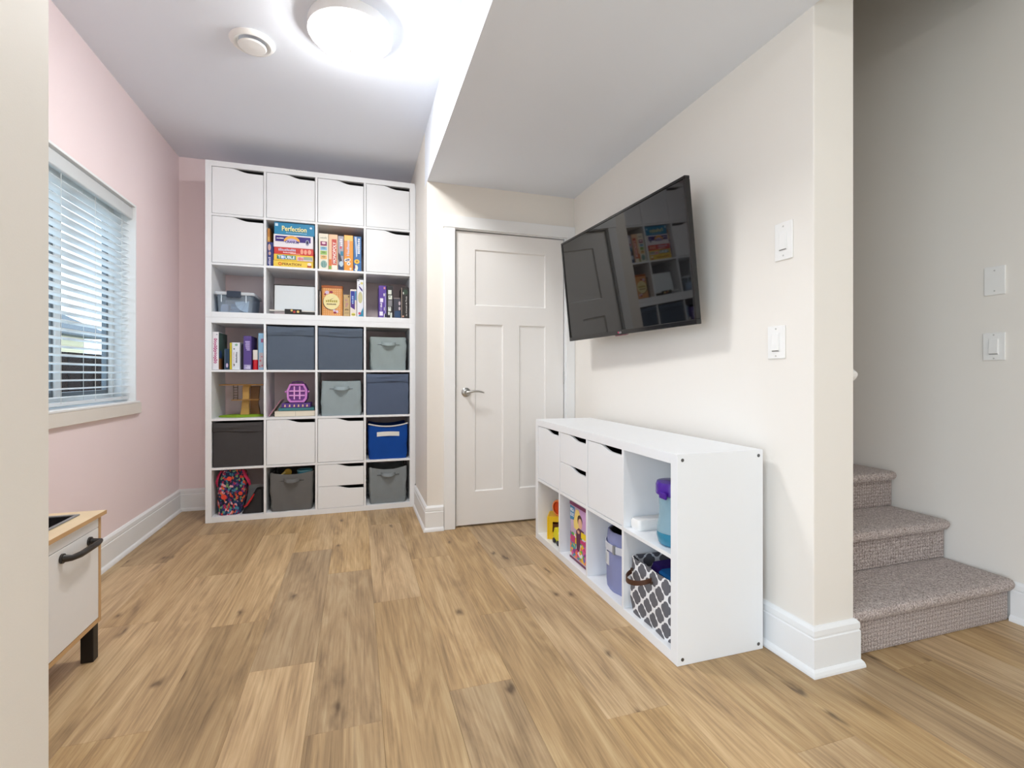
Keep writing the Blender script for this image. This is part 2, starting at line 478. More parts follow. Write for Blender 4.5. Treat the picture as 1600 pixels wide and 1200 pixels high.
# blinds
BX, BY0, BY1 = XL-.052, WY0+.025, WY1-.022
bl = thing('venetian_blind', 'white slatted venetian blind hanging inside the window', 'blind', (BX, (BY0+BY1)/2, WZ0+.02))
hw = (BY1-BY0)/2
BLM = col('f4f5f5', .41, vary=.01)
_nt = BLM.node_tree; _b = _nt.nodes['Principled BSDF']          # thin vinyl lets some light through
_tl = _nt.nodes.new('ShaderNodeBsdfTranslucent'); _tl.inputs[0].default_value = (.92, .95, .97, 1)
_mx = _nt.nodes.new('ShaderNodeMixShader'); _mx.inputs[0].default_value = .45
_nt.links.new(_b.outputs[0], _mx.inputs[1]); _nt.links.new(_tl.outputs[0], _mx.inputs[2]); _nt.links.new(_mx.outputs[0], _nt.nodes['Material Output'].inputs[0])
prof = [(-.025, -.0016), (-.012, .0012), (0, .0022), (.012, .0012), (.025, -.0016), (.025, -.0042), (.012, -.0014), (0, -.0004), (-.012, -.0014), (-.025, -.0042)]
ta = math.radians(7)
pr2 = [(a*math.cos(ta)-b*math.sin(ta), a*math.sin(ta)+b*math.cos(ta)) for a, b in prof]
me = None
for k in range(26):
    z = .045+.0415*k
    if me is None:
        mb = MB(); n = len(pr2)
        mb.loft([[(a, -hw, b) for a, b in pr2], [(a, hw, b) for a, b in pr2]])
        o = mb.build('slat', BLM, bl); me = o.data
    else:
        o = bpy.data.objects.new('slat', me); COL.objects.link(o); o.parent = bl
    o.location = (0, 0, z)
MB().box(-.024, .024, -hw, hw, .004, .022).build('bottom_rail', BLM, bl, bevel=.003)
MB().box(.026, .042, -hw-.008, hw+.008, 1.118, 1.185).build('valance', BLM, bl, bevel=.004)
MB().box(-.024, .024, -hw, hw, 1.145, 1.19).build('head_rail', BLM, bl)
for yy in (-.47, -.16, .16, .47):
    for s in (-.0265, .0265):
        MB().cyl((s, yy, .015), (s, yy, 1.145), .0009, n=6).build('ladder_cord', col('e6e6e2', .8), bl)

# outdoors seen through the blind
struct(MB().box(-40, XL-.16, -30, 50, -.6, -.5).build('ground', col('a3a398', .95, vary=.2, scale=2)), 'pale gravel outside the window')
struct(MB().box(XL-.16, 40, -40, YREAR-.01, -.3, -.25).build('ground_patio', col('9a9894', .9)), 'paving behind the house')
fe = thing('garden_fence', 'dark brown board fence outside behind the blind', 'fence', (-4.2, 9.5, -.5))
FB = col('22150f', 1.0, vary=.3, scale=6, spec=.02)
mb = None
for k in range(46):
    if mb is None:
        o = MB().box(-.012, .012, -.086, .086, 0, 1.9).build('board', FB, fe); mb = o.data
    else:
        o = bpy.data.objects.new('board', mb); COL.objects.link(o); o.parent = fe
    o.location = ((k % 2)*.012, -4.2+.186*k, 0)
for z in (.3, 1.6): MB().box(.026, .07, -4.3, 4.3, z, z+.09).build('rail', FB, fe)
ho = thing('neighbour_house', 'cream sided house with a dark grey roof beyond the fence', 'house', (-10.5, 17, -.5))
CREAM = col('e6d9b4', .8); ROOF = col('5d6064', .9, vary=.2, scale=20)
MB().box(-3, 0, -7, 7, 0, 3.1).build('wall', CREAM, ho)
for k in range(14):
    MB().box(.001, .014, -7, 7, .15+.21*k, .15+.21*k+.012).build('siding_board', col('c9bb97', .8), ho)
MB().prism([(-3.6, 3.1), (.7, 3.0), (.7, 3.2), (-1.5, 4.3), (-3.6, 3.3)], -7.5, 7.5, 'y').build('roof', ROOF, ho)
MB().box(.02, .10, -3.1, -2.5, 0, 3.0).build('post', col('3a3634', .8), ho)
for yy in (-5.6, -1.2, 2.4):
    w_ = MB().box(.015, .06, yy-.6, yy+.6, 1.3, 2.5).build('window', col('f0efe8', .5), ho)
    MB().box(.061, .066, yy-.5, yy+.5, 1.4, 2.4).build('pane', col('3d454c', .15), w_)

# closet door
YF = YD+.012           # front plane of the leaf
door = struct_empty('door_1', (1.055, YF, 0)); door['label'] = 'off-white three panel closet door with a lever handle'
lx0, lx1, lz0, lz1 = .6525-1.055, 1.4575-1.055, .014, 2.054
P1 = (.786-1.055, 1.315-1.055, 1.544, 1.934); P2 = (.786-1.055, .992-1.055, .243, 1.413); P3 = (1.112-1.055, 1.315-1.055, .243, 1.413)
def leafbox(mb, a, b, c, d): mb.box(a, b, 0, .035, c, d)
for nm, bx in (('stile', (lx0, P1[0], lz0, lz1)), ('stile', (P1[1], lx1, lz0, lz1)), ('rail', (P1[0], P1[1], lz0, P2[2])), ('rail', (P1[0], P1[1], P2[3], P1[2])), ('rail', (P1[0], P1[1], P1[3], lz1)), ('mullion', (P2[1], P3[0], P2[2], P2[3]))):
    mb = MB(); leafbox(mb, *bx); mb.build(nm, DOORM, door)
for q in (P1, P2, P3):
    a, b, c, d = q; w = .007
    mb = MB().loft([[(a, .0, c), (b, .0, c), (b, .0, d), (a, .0, d)], [(a+w, .010, c+w), (b-w, .010, c+w), (b-w, .010, d-w), (a+w, .010, d-w)]], cap0=False)
    mb.build('panel', DOORM, door)
lev = MB().lathe([(.0, 0), (.032, 0), (.032, -.006), (.028, -.010), (.013, -.012), (.0125, -.040), (.0, -.040)], (.722-1.055, 0, .937), 28, 'y').build('handle_rosette', STEEL, door, smooth=True)
pts = [(.722-1.055, -.045, .937), (.735-1.055, -.052, .939), (.765-1.055, -.055, .945), (.80-1.055, -.055, .944), (.828-1.055, -.052, .938), (.84-1.055, -.048, .934)]
MB().tube(pts, [.012, .0105, .009, .008, .007, .0045], 12, .8).build('lever', STEEL, door, smooth=True)
MB().box(lx0-.004, lx0+.001, .003, .03, .905, .97).build('latch_plate', DARKSTEEL, door)
for z in (.25, 1.04, 1.85):
    MB().cyl((lx1+.004, -.004, z-.045), (lx1+.004, -.004, z+.045), .006, n=10).build('hinge', STEEL, door, smooth=True)
jm = MB().box(DX0, .6455, YD+.0, YD+.115, 0, DZ1).box(1.4635, DX1, YD, YD+.115, 0, DZ1).box(.6455, 1.4635, YD, YD+.115, 2.061, DZ1).box(.6455, .668, YD+.05, YD+.075, 0, 2.061).box(1.441, 1.4635, YD+.05, YD+.075, 0, 2.061).box(.668, 1.441, YD+.05, YD+.075, 2.04, 2.061)
struct(jm.build('trim_1', TRIM), 'door jamb and stop')
cas = struct_empty('trim_2', (1.055, YD, 0)); cas['label'] = 'flat white casing around the closet door'
for a, b, c, d in ((.566, .640, 0.001, 2.066), (1.470, 1.5385, .001, 2.066), (.558, 1.5385, 2.0665, 2.148)):
    MB().box(a-1.055, b-1.055, -.018 if c < 1 else -.021, -.0005, c, d).build('casing_board', TRIM, cas, bevel=.0015)

# stairs
st = thing('carpeted_staircase', 'grey-brown carpeted stairs rising behind the television wall', 'stairs', (2.215, 1.357, 0))
CT, CR_ = carpet_material(False), carpet_material(True)
RUN, RISE = .24, .186
sx0, sx1 = XR2+.002-2.215, XS-.012-2.215
for k in range(9):
    y0, zt = RUN*k, RISE*(k+1)
    zb = RISE*k
    # riser
    nx, nz = 44, 9
    mb = MB().box(sx0, sx1-.006, y0, y0+RUN+.02, zb+.0005, zt-.03)
    ob = mb.build('riser', CR_, st, bevel=.008)
    # tread with a bullnose front and a softened outer end
    rings = []
    prof = [(RUN+.02, zt-.048), (-.006, zt-.048), (-.026, zt-.043), (-.034, zt-.030), (-.035, zt-.020), (-.028, zt-.006), (-.012, zt-.0005), (.01, zt), (RUN+.02, zt)]
    cy, cz = .03, zt-.024
    for x, s in ((sx0, 1), (sx0+.3, 1), (sx1-.06, 1), (sx1-.03, .97), (sx1-.012, .86), (sx1, .62)):
        rings.append([(x, y0+(cy+(a-cy)*s if a < cy else a), cz+(b-cz)*(s if a < cy else max(s, .8))) for a, b in prof])
    o = MB().loft(rings).build('tread', CT, st, smooth=True)
hr = thing('stair_handrail', 'white round handrail end peeking past the wall corner', 'handrail', (1.797, 1.372, 1.05))
MB().tube([(0, -.002, -.004), (0, .004, 0), (0, .03, .016), (0, .9, .71), (0, 2.2, 1.72)], [.012, .024, .028, .028, .028], 16).build('rail', WHITEPL, hr, smooth=True)
b = MB().lathe([(0, 0), (.03, 0), (.03, .006), (.024, .012), (.0, .014)], (-.0655, .0, -.21), 18, 'x').build('bracket_rosette', STEEL, hr, smooth=True)
MB().tube([(-.06, .004, -.21), (-.008, .004, -.20), (.002, .02, -.10), (0, .03, -.014)], .0065, 8).build('bracket', STEEL, hr, smooth=True)

# wall plates
def plate(label, loc, rotz, w, h, rocker, screws, dimmer=False):
    t = thing('light_switch' if rocker else 'blank_wall_plate', label, 'light switch' if rocker else 'wall plate', loc, rotz)
    MB().box(-w/2, w/2, -.006, 0, -h/2, h/2).build('plate', WHITEPL, t, bevel=.0025, seg=3)
    if rocker:
        MB().box(-.018, .018, -.0085, -.0062, -.036, .036).build('surround', WHITEPL, t, bevel=.001)
        MB().prism([(-.0087, -.032), (-.0145 if not dimmer else -.011, -.031), (-.010, .031), (-.0087, .032)], -.0155, .0155, 'x').build('rocker', WHITEPL, t, bevel=.001)
        MB().box(-.0155, .0155, -.0098, -.0087, -.0345, -.0325).build('indicator_slot', col('55585a', .5), t)
    for z in screws:
        MB().lathe([(0, -.0062), (.0035, -.0062), (.0030, -.0075), (0, -.0078)], (0, 0, z), 10, 'y').build('screw', col('c9c9c6', .4), t)
    return t
plate('white dimmer switch, upper of two beside the television', (XR-.0005, 1.4435, 1.565), -PI/2, .080, .142, True, (.055, -.055), True)
plate('white rocker switch, lower of two beside the television', (XR-.0005, 1.4775, 1.184), -PI/2, .080, .126, True, (.052, -.052))
plate('blank white wall plate above the stair wall switch', (XS-.0005, 1.4115, 1.4765), -PI/2, .076, .126, False, (.045, -.045))
plate('white rocker switch on the stair wall under a blank plate', (XS-.0005, 1.414, 1.1845), -PI/2, .080, .122, True, (.052, -.052))

# ceiling fixtures
prof = [(.180*math.sin(a), -.056-.058*math.cos(a)) for a in [PI/2*(1-k/9) for k in range(9)]]
for lb, lx, ly, ls in (('glowing frosted dome ceiling light near the top edge', -.03, 2.49, LAMP_STRENGTH), ('added fill light, an unseen frosted dome in the hall behind the viewer', .55, -.9, LAMP_STRENGTH*.9)):  # second dome is an unseen lamp added to brighten hall and stairs
    gm = bpy.data.materials.new('lit_frosted_glass'); nt, b = nodes_of(gm)
    b.inputs['Base Color'].default_value = (.95, .93, .88, 1); b.inputs['Emission Color'].default_value = LAMP_COLOR+(1,); b.inputs['Emission Strength'].default_value = ls
    lamp = thing('ceiling_light', lb, 'lamp', (lx, ly, ZC))
    MB().lathe([(0, -.0005), (.190, -.0005), (.194, -.012), (.194, -.052), (.186, -.055), (0, -.055)], (0, 0, 0), 40).build('base_ring', WHITEPL, lamp, smooth=True)
    MB().lathe([(.180, -.0555)]+prof[1:], (0, 0, 0), 40, cap0=False).build('glass_dome', gm, lamp, smooth=True)
    MB().lathe([(0, -.113), (.008, -.114), (.008, -.121), (.004, -.127), (0, -.128)], (0, 0, 0), 14).build('finial', STEEL, lamp, smooth=True)
vent = thing('ceiling_vent', 'round white ceiling air vent left of the light', 'vent', (-.505, 2.755, ZC))
MB().lathe([(.062, -.0005), (.104, -.0005), (.106, -.006), (.098, -.016), (.085, -.020), (.072, -.014), (.064, -.003)], (0, 0, 0), 36, cap0=False, cap1=False).build('outer_ring', WHITEPL, vent, smooth=True)
MB().lathe([(0, -.022), (.060, -.022), (.066, -.027), (.060, -.033), (.0, -.036)], (0, 0, 0), 32).build('centre_disc', WHITEPL, vent, smooth=True)
MB().cyl((0, 0, -.001), (0, 0, -.023), .01, n=10).build('stem', WHITEPL, vent)

# ------------------------------------------------------------------ cube shelving
def wave_poly(x0, x1, z0, z1, drop=.024):
    w = x1-x0; pts = [(x0, z0), (x1, z0), (x1, z1-drop-.001)]
    for k in range(11):
        u = 1-k/10; s = (u*u*(3-2*u))**.85
        pts.append((x0+w*(.38+.34*u), z1-drop*s))
    pts.append((x0, z1))
    return pts

def cube_shelf(t, W, H, nc, nr, doors=(), drawers=(), o=.0395, tt=.016, D=.39):
    cw = (W-2*o-(nc-1)*tt)/nc; ch = (H-2*o-(nr-1)*tt)/nr
    mt = MELAMINE
    sides = [MB().box(a, b, 0, D, 0, H).build('side_panel', mt, t, bevel=.0012) for a, b in ((0, o), (W-o, W))]
    for a, b, nm in ((0, o, 'bottom_panel'), (H-o, H, 'top_panel')):
        MB().box(o, W-o, 0, D, a, b).build(nm, mt, t, bevel=.0012)
    for k in range(1, nc):
        x = o+k*(cw+tt)-tt
        MB().box(x, x+tt, 0.001, D-.001, o, H-o).build('divider', mt, t, bevel=.0008)
    sh = None
    for i in range(nc):
        for j in range(1, nr):
            x, z = o+i*(cw+tt), o+j*(ch+tt)-tt
            if sh is None: so = MB().box(0, cw, .001, D-.001, 0, tt).build('shelf', mt, t, bevel=.0008); sh = so.data
            else:
                so = bpy.data.objects.new('shelf', sh); COL.objects.link(so); so.parent = t
                bv = so.modifiers.new('edge', 'BEVEL'); bv.width = .0008; bv.segments = 2
            so.location = (x, 0, z)
    cell = lambda i, j: (o+i*(cw+tt), o+i*(cw+tt)+cw, o+j*(ch+tt), o+j*(ch+tt)+ch)
    for (i, j) in list(doors)+list(drawers):
        x0, x1, z0, z1 = cell(i, j); g = .0015
        ib = MB().box(x0+g, x0+.010, .022, D-.01, z0+g, z1-g).box(x1-.010, x1-g, .022, D-.01, z0+g, z1-g).box(x0+.010, x1-.010, .022, D-.01, z0+g, z0+.010).box(x0+.010, x1-.010, .022, D-.01, z1-.006, z1-g).box(x0+.010, x1-.010, D-.02, D-.011, z0+.010, z1-.006).build('insert_box', INNER_SHADE, t)
    for (i, j) in doors:
        x0, x1, z0, z1 = cell(i, j); g = .0028
        MB().prism(wave_poly(x0+g, x1-g, z0+g, z1-g), .003, .019).build('door', mt, t, bevel=.0012)
    for (i, j) in drawers:
        x0, x1, z0, z1 = cell(i, j); g = .002; zm = (z0+z1)/2
        for a, b in ((z0+g, zm-.001), (zm+.001, z1-g)):
            d = MB().prism(wave_poly(x0+g, x1-g, a, b), .003, .019).build('drawer_front', mt, t, bevel=.0012)
            MB().box(x0+.014, x1-.014, .0195, .34, a+.012, a+.018).box(x0+.014, x1-.014, .33, .34, a+.018, a+.09).build('drawer_tray', INNER_SHADE, d)
    return sides, cell

SX, SY = -1.028, 3.962
lower = thing('cube_shelf', 'white four by four cube shelf standing on the floor', 'shelf', (SX, SY, .0005))
_, cl = cube_shelf(lower, 1.47, 1.469, 4, 4, doors=((1, 1), (2, 1)), drawers=((2, 0),))
upper = thing('cube_shelf', 'white cube shelf three rows high, stacked on top of the other', 'shelf', (SX, SY, 1.470))
_, cu_ = cube_shelf(upper, 1.47, 1.12, 4, 3, doors=((0, 2), (1, 2), (2, 2), (3, 2), (0, 1), (3, 1)))
low = thing('cube_shelf', 'low white two row cube shelf under the television', 'shelf', (1.107, 2.973, .0005), -PI/2)
sides, cw_ = cube_shelf(low, 1.47, .77, 4, 2, doors=((0, 1), (2, 1)), drawers=((1, 1),))
for y, z in ((.022, .022), (.368, .022), (.022, .748), (.368, .748)):
    MB().lathe([(0, 1.4703), (.0065, 1.4703), (.0065, 1.4712), (.003, 1.4716), (0, 1.4708)], (0, y, z), 12, 'x').build('screw', DARKSTEEL, sides[1])

def S(x, y, z): return (SX+x, SY+y, z)                 # big shelving, x from its left end, y from its front
def Lw(x, y, z): return (1.107+y, 2.973-x, z)          # low shelf, x from its far end

# ------------------------------------------------------------------ boxes and books
def carton(name, label, cat, x0, x1, z0, z1, hexc, y=.03, depth=.26, group=None, rough=.45, bevel=.0015, lift=.0006):
    """a boxed game or book standing in the big shelving; local x from its left, z from its base"""
    t = thing(name, label, cat, S(x0, y, z0+lift), 0, group)
    w, h = x1-x0, z1-z0
    MB().box(0.0004, w-.0004, 0, depth, 0, h).build('box', col(hexc, rough, vary=.03), t, bevel=bevel)
    return t, w, h

def dark(h, k):
    return ''.join('%02x' % int(int(h[i:i+2], 16)*k) for i in (0, 2, 4))

# stack of five games, row two
zf = 1.862+.0006
zz = [zf, 1.908, 1.956, 2.008, 2.104, 2.172]
g = 'stacked board games'
t, w, h = carton('board_game', 'yellow board game box at the bottom of the stack', 'board game', .438, .712, zz[0], zz[1]-.001, 'f0cf4e', .012, .26, g)
printed(t, 'lettering', col('8a4a1c', .5), text_polys('PERATION', .060, .190, .012, .030, bold=.02))
printed(t, 'letter_o', col('d9741e', .5), [oval(.045, .021, .013)])
printed(t, 'letter_o_centre', col('f6c45a', .5), [oval(.045, .021, .006)], .0009)
printed(t, 'picture', col('f3e6da', .5), [oval(.247, .028, .014, .012)])
printed(t, 'picture', col('b8542f', .5), [rect(.232, .262, .004, .017)], .0008)
t, w, h = carton('board_game', 'yellow board game box with green and blue letters, second from bottom', 'board game', .441, .713, zz[1], zz[2]-.001, 'f1c94a', .010, .26, g)
printed(t, 'lettering_outline', col('2f7d6c', .5), [rect(.022, .150, .010, .040)])
TC = text_polys('TR UBLE', .028, .144, .014, .036, bold=.03)
printed(t, 'lettering', col('eef6ff', .5), TC, .0009)
printed(t, 'letter_o', col('6f9be0', .5), [oval(.063, .026, .014, .017)], .0008)
printed(t, 'letter_o_centre', col('f4f8ff', .5), [oval(.063, .026, .0065, .008)], .0011)
printed(t, 'picture', col('d9c6cf', .5), [rect(.160, .268, .004, .034)])
printed(t, 'picture', col('9fae98', .5), [rect(.205, .266, .014, .036)], .0009)
printed(t, 'picture', col('e38a9a', .5), [oval(.178, .020, .012), oval(.196, .018, .008)], .0011)
t, w, h = carton('board_game', 'thin red board game box in the middle of the stack', 'board game', .443, .714, zz[2], zz[3]-.001, 'cf3b36', .011, .25, g)
printed(t, 'lettering', col('c9c3dc', .5), squiggle_row(.030, .150, .024, .044, 11, RND))
printed(t, 'lettering', col('f3dfe0', .5), squiggle_row(.062, .150, .009, .018, 10, RND))
printed(t, 'picture', col('eba48c', .5), [oval(.19, .026, .010, .020), oval(.215, .024, .011, .018), oval(.243, .026, .012, .018)])
printed(t, 'band', col('f0a08a', .5), [rect(.11, .18, .003, .009)])
t, w, h = carton('board_game', 'white board game box with a purple front and yellow sun', 'board game', .439, .712, zz[3], zz[4]-.001, 'eeeaf0', .014, .26, g)
printed(t, 'panel_print', col('38247f', .5), [rect(.012, .255, .042, .084)])
arc = [(.125+.055*math.cos(a), .046+.042*math.sin(a)) for a in [PI*k/14 for k in range(15)]]
printed(t, 'sun_print', col('f2b24c', .5), [arc], .0009)
arc2 = [(.125+.040*math.cos(a), .042+.026*math.sin(a)) for a in [PI*k/14 for k in range(15)]]
printed(t, 'sun_print', col('c7b7dd', .5), [arc2], .0012)
printed(t, 'lettering', col('3a2a86', .5), text_polys('CRANIUM', .080, .172, .032, .052, bold=.03), .0015)
printed(t, 'lettering', col('ffffff', .5), squiggle_row(.022, .070, .062, .070, 6, RND), .0009)
printed(t, 'picture', col('9aa0b8', .5), [oval(.232, .044, .013, .022)], .0009)
printed(t, 'picture', col('241d4a', .5), [oval(.232, .046, .007, .013)], .0012)
t, w, h = carton('board_game', 'blue board game box on top of the stack', 'board game', .444, .722, zz[4], zz[5]+.018, '2288b5', .012, .26, g)
printed(t, 'lettering_shadow', col('1c6a35', .5), text_polys('Perfection', .050, .222, .022, .062, bold=.05))
printed(t, 'lettering', col('f3ecb0', .5), text_polys('Perfection', .052, .222, .025, .063, bold=.02), .0009)
printed(t, 'emblem', col('d6e9f5', .5), [rect(.006, .026, .058, .078), oval(.252, .060, .009, .008)])
printed(t, 'lettering', col('bfe2ee', .5), squiggle_row(.080, .225, .012, .017, 16, RND))
# two narrow boxes behind at the left of the stack
t, w, h = carton('board_game', 'narrow dark blue box standing left of the game stack', 'board game', .3925, .4375, 1.8625, 2.046, '2f3e86', .045, .25)
printed(t, 'picture', col('d9b7ac', .5), [oval(.014, .145, .010, .026), oval(.016, .10, .008, .014)])
printed(t, 'lettering', col('d8d3ea', .5), squiggle_row(.006, .022, .01, .075, 5, RND, True))
t, w, h = carton('board_game', 'small orange box lying on the narrow dark blue box', 'board game', .3925, .410, 2.0468, 2.150, 'c98a45', .05, .2)
printed(t, 'picture', col('e8c06a', .5), [rect(.004, .014, .010, .040)])

# upright games, row two, third column
t, w, h = carton('board_game', 'cream upright game box with coloured picture squares on its spine', 'board game', .751, .819, 1.8625, 2.136, 'ece6d4', .02, .26)
for c, a, b in (('8f2f63', .180, .213), ('86bfe0', .146, .172), ('9cc468', .112, .141), ('eec07c', .078, .107)):
    printed(t, 'picture', col(c, .5), [rect(.012, .058, a, b)])
    printed(t, 'picture', col('f1d5e2' if c == '8f2f63' else dark(c, .8), .5), [oval(.035, (a+b)/2+.004, .014, .008)], .0009)
printed(t, 'picture', col('8fb3ac', .5), [oval(.036, .040, .023, .028)])
printed(t, 'picture', col('5f8f8c', .5), [rect(.022, .028, .016, .052), rect(.036, .041, .016, .058), rect(.048, .052, .016, .044)], .0009)
printed(t, 'lettering', col('a7a795', .5), squiggle_row(.012, .058, .235, .250, 6, RND))
t, w, h = carton('board_game', 'orange-red upright game box with white letters up the spine', 'board game', .8205, .887, 1.8625, 2.135, 'efc7a2', .02, .26)
printed(t, 'band', col('c8453a', .5), [rect(.024, .058, .040, .235)])
printed(t, 'lettering', col('fff2ec', .5), text_polys('MONOPOLY', .030, .054, .050, .215, True, .03), .0009)
printed(t, 'band', col('e0763a', .5), [rect(.003, .022, .030, .080)])
printed(t, 'picture', col('7fae4e', .5), [rect(.003, .020, .004, .030)])
printed(t, 'picture', col('f2eee2', .5), [rect(.026, .062, .004, .034)])
t, w, h = carton('board_game', 'narrow grey and navy upright game box', 'board game', .8885, .931, 1.8625, 2.130, 'a9a8b8', .03, .26)
printed(t, 'picture', col('23456e', .5), [rect(.003, .040, .003, .045)])
printed(t, 'picture', col('bfd8e8', .5), [oval(.024, .052, .014, .022)], .0009)
printed(t, 'picture', col('3a3a46', .5), [[(.003, .14), (.018, .12), (.030, .075), (.040, .05), (.012, .06), (.003, .09)]])
printed(t, 'picture', col('2c7fa0', .5), [rect(.018, .038, .115, .150)])
printed(t, 'picture', col('d0566e', .5), [oval(.020, .178, .008, .010)])
printed(t, 'lettering', col('efeff6', .5), squiggle_row(.010, .032, .19, .25, 4, RND, True))
t, w, h = carton('board_game', 'bright orange upright game box with white circles', 'board game', .9325, 1.000, 1.8625, 2.139, 'ee9a2c', .02, .26)
printed(t, 'band', col('f5d078', .5), [rect(.003, .064, .232, .272)])
printed(t, 'band', col('e8935a', .5), [rect(.003, .030, .110, .228)])
printed(t, 'lettering', col('cfd0e6', .5), text_polys('Hedbanz', .020, .040, .115, .240, True, .03), .0009)
printed(t, 'picture', col('f5efe0', .5), [oval(.015, .080, .013), oval(.034, .086, .014), oval(.034, .056, .014)], .0009)
printed(t, 'picture', col('6a6a96', .5), [oval(.015, .080, .006), oval(.034, .086, .008), oval(.034, .056, .005)], .0012)
printed(t, 'picture', col('f6d9c6', .5), [oval(.048, .016, .008, .010)])
t, w, h = carton('board_game', 'blue upright game box with a yellow flower', 'board game', 1.0015, 1.061, 1.8625, 2.137, '2c6fb0', .03, .26)
printed(t, 'picture', col('c9d9f2', .5), [[(.010, .27), (.024, .27), (.028, .12), (.020, .11)]])
printed(t, 'lettering', col('f2f6fb', .5), squiggle_row(.028, .048, .140, .262, 8, RND, True))
printed(t, 'picture', col('f3c33a', .5), [oval(.026, .078, .020, .018)], .0009)
printed(t, 'picture', col('b5701e', .5), [oval(.026, .078, .007)], .0012)
printed(t, 'picture', col('eef0dd', .5), [oval(.020, .028, .014, .024)], .0009)
printed(t, 'picture', col('5b2e70', .5), [oval(.008, .034, .006, .016)], .0012)

# row three, third column: tin and small boxes
t = thing('cookie_tin', 'orange checked metal tin with a cream round label', 'tin', S(.768, .05, 1.5108))
rr = []
TW, TH, TD = .155, .238, .10
def rrect(x0, x1, y0, y1, r, z, n=5):
    out = []
    for cx, cy, a0 in ((x1-r, y1-r, 0), (x0+r, y1-r, PI/2), (x0+r, y0+r, PI), (x1-r, y0+r, 1.5*PI)):
        for k in range(n+1): out.append((cx+r*math.cos(a0+PI/2*k/n), cy+r*math.sin(a0+PI/2*k/n), z))
    return out
MB().loft([rrect(0, TW, 0, TD, .016, .003), rrect(0, TW, 0, TD, .016, TH-.022)]).build('body', col('dc9a58', .35, vary=.06), t, smooth=True)
MB().loft([rrect(-.002, TW+.002, -.002, TD+.002, .017, TH-.021), rrect(-.002, TW+.002, -.002, TD+.002, .017, TH-.004), rrect(.004, TW-.004, .004, TD-.004, .012, TH)]).build('lid', col('a55a2c', .35), t, smooth=True)
MB().loft([rrect(-.0015, TW+.0015, -.0015, TD+.0015, .017, 0), rrect(-.0015, TW+.0015, -.0015, TD+.0015, .017, .0028)]).build('base_rim', col('8d6a4a', .35), t)
chk = [rect(.016+.016*i, .023+.016*i, .012+.016*j, .019+.016*j) for i in range(8) for j in range(13)]
printed(t, 'check_print', col('eeb98a', .45), chk, .0006)
printed(t, 'label_edge', col('3a1f1a', .45), [oval(.070, .108, .060, .062, 28)], .0009)
printed(t, 'label_print', col('ecdfa4', .45), [oval(.073, .112, .059, .061, 28)], .0012)
printed(t, 'lettering', col('a89a2c', .45), squiggle_row(.032, .118, .108, .130, 6, RND), .0015)
printed(t, 'lettering', col('4a2a1c', .45), squiggle_row(.038, .108, .088, .098, 7, RND), .0015)
printed(t, 'bird_print', col('2a2420', .45), [[(.062, .130), (.078, .136), (.090, .142), (.076, .132)]], .0015)
printed(t, 'flower_print', col('d8c2dc', .45), [oval(.040, .182, .014), oval(.112, .036, .011), oval(.092, .044, .009)], .0015)
printed(t, 'flower_print', col('9a2a4a', .45), [oval(.070, .186, .013, .009), oval(.098, .028, .012, .007), oval(.026, .168, .006, .008)], .0018)
t, w, h = carton('card_box', 'thin dark box wedged behind the left of the orange tin', 'box', .7445, .7625, 1.5105, 1.712, '2c2528', .06, .2)
printed(t, 'edge_print', col('d9c9ba', .5), [rect(.012, .0165, .005, .19)])
t, w, h = carton('card_box', 'small kraft brown box right of the orange tin', 'box', .9275, .9755, 1.5105, 1.683, 'c3a878', .06, .15)
printed(t, 'print', col('6d5a3e', .5), squiggle_row(.010, .040, .050, .064, 4, RND)+squiggle_row(.010, .040, .028, .032, 8, RND)+[rect(.034, .044, .152, .166)])
printed(t, 'print', col('b98f86', .5), [oval(.020, .13, .009), oval(.026, .10, .011), oval(.020, .082, .008)])
t, w, h = carton('card_box', 'small white box with a blue and violet printed front', 'box', .9775, 1.0255, 1.5105, 1.724, 'e9e0d6', .04, .15)
printed(t, 'print', col('2c3c9c', .5), [[(.004, .200), (.034, .200), (.034, .100), (.004, .110)]])
printed(t, 'print', col('4b2a84', .5), [[(.004, .110), (.034, .105), (.034, .055), (.004, .075)]])
printed(t, 'print', col('3a86b8', .5), [rect(.035, .046, .13, .200)])
printed(t, 'lettering', col('a7c4ea', .5), squiggle_row(.012, .024, .10, .165, 5, RND, True), .0009)
printed(t, 'print', col('d8cf5a', .5), [oval(.024, .018, .015, .012)])
printed(t, 'print', col('33302c', .5), [rect(.012, .036, .014, .018)], .0009)
t, w, h = carton('board_game', 'tall white game box with a violet mark and blue corner', 'board game', 1.0275, 1.0765, 1.5105, 1.800, 'e6e8f0', .025, .22)
printed(t, 'print', col('4a3a86', .5), [[(.012, .245), (.040, .215), (.044, .195), (.032, .205), (.018, .225)]])
printed(t, 'print', col('c9c79a', .5), [oval(.025, .15, .017, .045)])
printed(t, 'print', col('2a8cae', .5), [[(.010, .003), (.047, .003), (.047, .075), (.030, .035)]])
printed(t, 'print', col('c8506a', .5), [oval(.020, .026, .010)], .0009)
printed(t, 'print', col('ddd489', .5), [oval(.036, .262, .010)])
printed(t, 'print', col('33343e', .5), [rect(.003, .018, .278, .284), rect(.014, .022, .25, .254)])
t, w, h = carton('card_box', 'dark flat box lying across the tall white game box', 'box', 1.0405, 1.0765, 1.8012, 1.818, '26262c', .03, .2)

